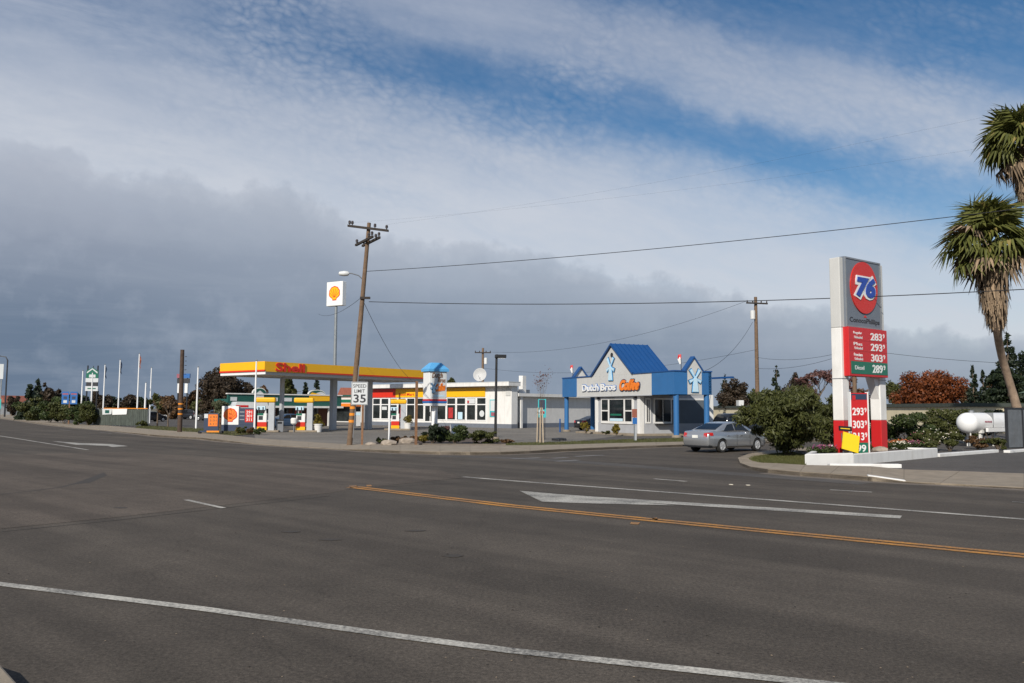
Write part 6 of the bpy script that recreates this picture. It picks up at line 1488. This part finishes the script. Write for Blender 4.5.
# staked young tree with a teal poster board behind
p = G(541.5, 443.6); t = tree('young_tree', 'thin young tree with pinkish leaves tied to pale stakes', 'young trees', (p.x, p.y, .05), 1.0, at(540, 376, p.y).z, 1.5, 'leaf_pink', 150, .06, 'bare', 50, 'tree', trunk_r=.022, bspread=.11)
for dx, tx in ((-.25, -.15), (.28, .2), (.02, .0)):
    MB().tube([(dx, .1, -.05), (tx, .1, 2.1)], .045, 8).build('stake', 'stake_wood', t)
MB().box(-.3, .3, .07, .09, 1.75, 1.8).build('tie', 'rubber', t)
p = at(542, 410, 56); t = thing('poster_board', 'teal and dark poster board on a stand behind the young tree', 'signboard', (p.x, 56, .03), R_(5)); z0, z1 = at(542, 418, 56).z, at(542, 399.5, 56).z
for x in (-.2, .2): MB().box(x - .025, x + .025, .02, .06, 0, z1).build('leg', 'dark_metal', t)
MB().box(-.27, .27, -.02, .0195, z0, z1).build('panel', 'teal_paint', t); MB().box(-.2, .2, -.03, -.0205, z0 + .55, z1 - .05).build('photo', 'sign_navy', t); MB().box(-.22, .1, -.03, -.0205, z0 + .2, z0 + .5).build('print', 'pale_blue', t); MB().box(-.05, .16, -.038, -.0305, z0 + .25, z0 + .42).build('mark', 'sign_red', t)
# small items round the kiosk and store
p = G(560, 432.5); t = thing('bollard', 'slim blue bollard left of the left kiosk column', 'bollard', (p.x, p.y, .03)); MB().tube([(0, 0, 0), (0, 0, 1.15)], .07, 10).build('post', 'roof_blue', t); MB().lathe([(.07, 1.15), (.05, 1.2), (.01, 1.22)], 10).build('cap', 'roof_blue', t)
p = G(634.5, 441.5); t = thing('small_sign', 'small red and blue sign on a white post before the kiosk', 'road sign', (p.x, p.y, .06), R_(10)); z = lambda py: at(634, py, p.y).z - .06
MB().box(-.03, .03, -.04, .04, 0, z(409)).build('post', 'pole_grey', t); MB().box(-.17, .17, -.06, -.0405, z(417.5), z(409)).build('red_panel', 'roof_red', t); MB().box(-.14, .17, -.06, -.0405, z(424), z(417.8)).build('blue_panel', 'info_blue', t); MB().box(.02, .14, -.02, .06, -.05, .95).build('stub_post', 'cladding_grey', t)
p = at(456, 428, 58); t = thing('folding_board', 'white folding board with blue print behind the round bushes', 'signboard', (p.x, 58, .03), R_(25))
for s in (-1, 1): MB().add([(-.4, s * .28, 0), (.4, s * .28, 0), (.4, s * .02, .98), (-.4, s * .02, .98), (-.4, s * .31, 0), (.4, s * .31, 0), (.4, s * .05, .98), (-.4, s * .05, .98)], [(0, 1, 2, 3), (7, 6, 5, 4), (0, 4, 5, 1), (1, 5, 6, 2), (2, 6, 7, 3), (3, 7, 4, 0)]).build('leaf', 'sign_white', t)
MB().add([(-.1, -.245, .35), (.3, -.245, .35), (.3, -.165, .62), (-.1, -.165, .62)], [(0, 1, 2, 3)]).build('print', 'info_blue', t)
for k, (px, py) in enumerate(((556, 441.3), (562, 441))):
    q = G(px, py); t = thing('wheel_stop', ('left' if k == 0 else 'right') + ' one of two low dark wheel stops behind the kiosk lawn', 'wheel stop', (q.x, q.y, .03), R_(-65)); MB().prism([(-.5, 0), (.5, 0), (.46, .16), (-.46, .16)], -.08, .08).build('block', 'dark_metal', t, bevel=.02)
# parking stripes on the kiosk lot and forecourt
for a, b in (((508, 436.5), (552, 434.8)), ((500, 440), (545, 438.6)), ((470, 433), (500, 432))): ribbon('parking_line', [G(*a), G(*b)], .12, .042, 'old_line', road)

# ---------------------------------------------------------------- trees behind
BT = bg_tree
# left horizon
BT('dark spiky conifer rising behind the hedge at far left', 29, 128, 22, 385, 418, 'leaf_conifer', 2600, .45, 'conifer', 1, 'conifer')
BT('second dark spiky conifer behind the left hedge', 37, 132, 16, 380.5, 418, 'leaf_conifer', 2400, .42, 'conifer', 2, 'conifer')
for k, (px, Y, w, tp, lw, lf, lb) in enumerate(((44, 140, 20, 387, 412, 'leaf_brown', 'maroon tree behind the left conifers'), (57, 145, 22, 391, 414, 'leaf_brown', 'reddish brown tree left of the blue highway sign'),
      (12, 190, 14, 396, 414, 'leaf_brown', 'dull distant tree beside the red roofed house'), (76, 165, 24, 396, 416, 'leaf_dark', 'dark tree behind the blue highway sign'), (99, 170, 20, 392, 416, 'leaf_brown', 'brown tree right of the green pylon sign'),
      (113, 180, 24, 399, 416, 'leaf_dark', 'dark low tree above the white banner'), (129, 175, 24, 395, 416, 'leaf_brown', 'dull brown tree behind the tallest flagpole'), (141, 185, 16, 400, 416, 'leaf_dark', 'small dark tree behind the shortest flagpole'),
      (168, 150, 26, 396, 416, 'leaf_russet', 'russet tree left of the banded wooden pole'), (190, 165, 26, 394, 416, 'leaf_russet', 'rusty tree right of the banded wooden pole'), (203, 150, 22, 400, 418, 'leaf_olive', 'olive tree behind the right lot flagpole'))):
    BT(lb, px, Y, w * 1.15, tp - 3, lw + 6, lf, 4200, .34, 'round', 60 + k, k=20)
BT('young olive tree on the grass right of the fence', 158, 92, 17, 395, 412, 'leaf_olive', 900, .22, 'round', 80, k=10); BT('thin bare young tree left of the banded pole', 169, 88, 10, 399, 414, 'leaf_russet', 160, .16, 'bare', 81)
BT('tall dark brown spreading tree behind the canopy corner', 222, 128, 54, 362, 424, 'leaf_brown', 16000, .27, 'round', 82, k=36); BT('dark brown tree filling in left of the green restaurant', 246, 140, 24, 382, 418, 'leaf_brown', 5000, .3, 'round', 83)
BT('pale silvery round bush behind the low shell price sign', 220, 83, 17, 398, 418, 'leaf_silver', 4000, .16, 'shrub', 84, 'silver_bush', cat='bush')
BT('russet tree behind the white restaurant arch', 258, 150, 22, 385, 412, 'leaf_russet', 3500, .3, 'round', 85); BT('dark green tree above the right part of the restaurant', 288, 150, 18, 374, 410, 'leaf_olive', 4000, .3, 'round', 86)
BT('narrow dark conifer seen between the canopy columns', 316, 150, 11, 380, 405, 'leaf_conifer', 1700, .4, 'conifer', 87, 'conifer'); BT('second narrow conifer left of the canopy column', 305, 155, 10, 383, 405, 'leaf_conifer', 1500, .4, 'conifer', 88, 'conifer')
BT('distant palm like tuft above the store roof', 451, 150, 9, 377, 390, 'leaf_olive', 700, .35, 'round', 89)
# hedge at far left
for k, (px, b, w, tp) in enumerate(((24, 419.5, 26, 401), (36, 421.5, 32, 399), (50, 423.3, 34, 398), (64, 424.3, 34, 400), (78, 425.2, 32, 400), (88, 425.6, 24, 403))):
    shrub(('leftmost', 'second', 'third', 'fourth', 'fifth', 'rightmost')[k] + ' oleander bush of the tall green hedge at far left, counted from the left', px, b, w, tp, ('leaf_green', 'leaf_olive')[k % 2], 6500, .16, 100 + k, 'oleander_bush', 'left oleander hedge', k=16, low=.1, cat='bush')
shrub('low green shrub at the foot of the shortest flagpole', 142, 427, 12, 421, 'leaf_olive', 700, .12, 120, group='left low shrubs', low=.02)
# right horizon
for k, (px, Y, w, tp, lw, lf, kd, n, lb) in enumerate(((735, 150, 34, 381, 408, 'leaf_brown', 'round', 3800, 'dark reddish tree right of the kiosk above the cream wall'), (725, 160, 16, 377, 404, 'leaf_conifer', 'conifer', 1500, 'dark conifer tip just right of the kiosk'),
      (752, 155, 20, 392, 410, 'leaf_olive', 'round', 1600, 'olive tree left of the transformer pole'), (777, 140, 20, 369, 408, 'leaf_conifer', 'conifer', 2600, 'dark pointed conifer behind the large bush'), (797, 145, 26, 375, 408, 'leaf_brown', 'round', 2600, 'dark brown tree right of the pointed conifer'),
      (818, 120, 30, 371, 398, 'leaf_pink', 'bare', 700, 'bare pinkish grey tree left of the pylon'), (808, 135, 28, 384, 410, 'leaf_pink', 'round', 2000, 'dusty pink leaved tree behind the large bush'), (841, 125, 26, 378, 400, 'leaf_pink', 'bare', 600, 'bare thin tree behind the pylon posts'),
      (860, 130, 40, 392, 410, 'leaf_russet', 'round', 2600, 'russet low tree seen between the pylon posts'), (897, 150, 20, 381, 408, 'leaf_olive', 'round', 1600, 'dark olive tree just right of the pylon'),
      (968, 120, 14, 386, 412, 'leaf_russet', 'round', 1300, 'brown tree between the rust tree and the conifers'), (974, 115, 19, 369, 412, 'leaf_conifer', 'conifer', 2600, 'dark bluish conifer right of the rust coloured tree'), (984, 112, 14, 374, 412, 'leaf_conifer', 'conifer', 2000, 'second dark conifer touching the bluish one'),
      (993, 118, 18, 386, 412, 'leaf_russet', 'round', 1400, 'brownish tree left of the palm trunk'), (1010, 92, 40, 338, 408, 'leaf_dark', 'conifer', 6000, 'tall dark evergreen behind the palm trunk'), (1000, 96, 34, 372, 410, 'leaf_dark', 'round', 3600, 'broad dark tree left of the palm trunk'), (1040, 100, 44, 350, 410, 'leaf_dark', 'round', 3000, 'dark tree at the right edge behind the palms'))):
    BT(lb, px, Y, w * 1.1, tp - 2, lw + (8 if kd != 'bare' else 0), lf, int(n * 1.8), .24, kd, 140 + k, k=20)
BT('broad rust orange maple above the cream building', 928, 108, 68, 369, 426, 'leaf_rust', 20000, .2, 'round', 170, k=40)

p = at(356, 424, 92); t = thing('ice_freezer', 'white ice freezer box seen behind the speed limit sign post', 'freezer', (p.x, 92, .03), R_(20))
MB().box(-.45, .45, -.35, .35, .1, 1.7).build('body', 'car_white', t, bevel=.03); MB().box(-.4, .4, -.36, -.351, 1.3, 1.6).build('header', 'pale_blue', t)
for x in (-.35, .35): MB().box(x - .05, x + .05, -.3, .3, 0, .099).build('foot', 'black_paint', t)
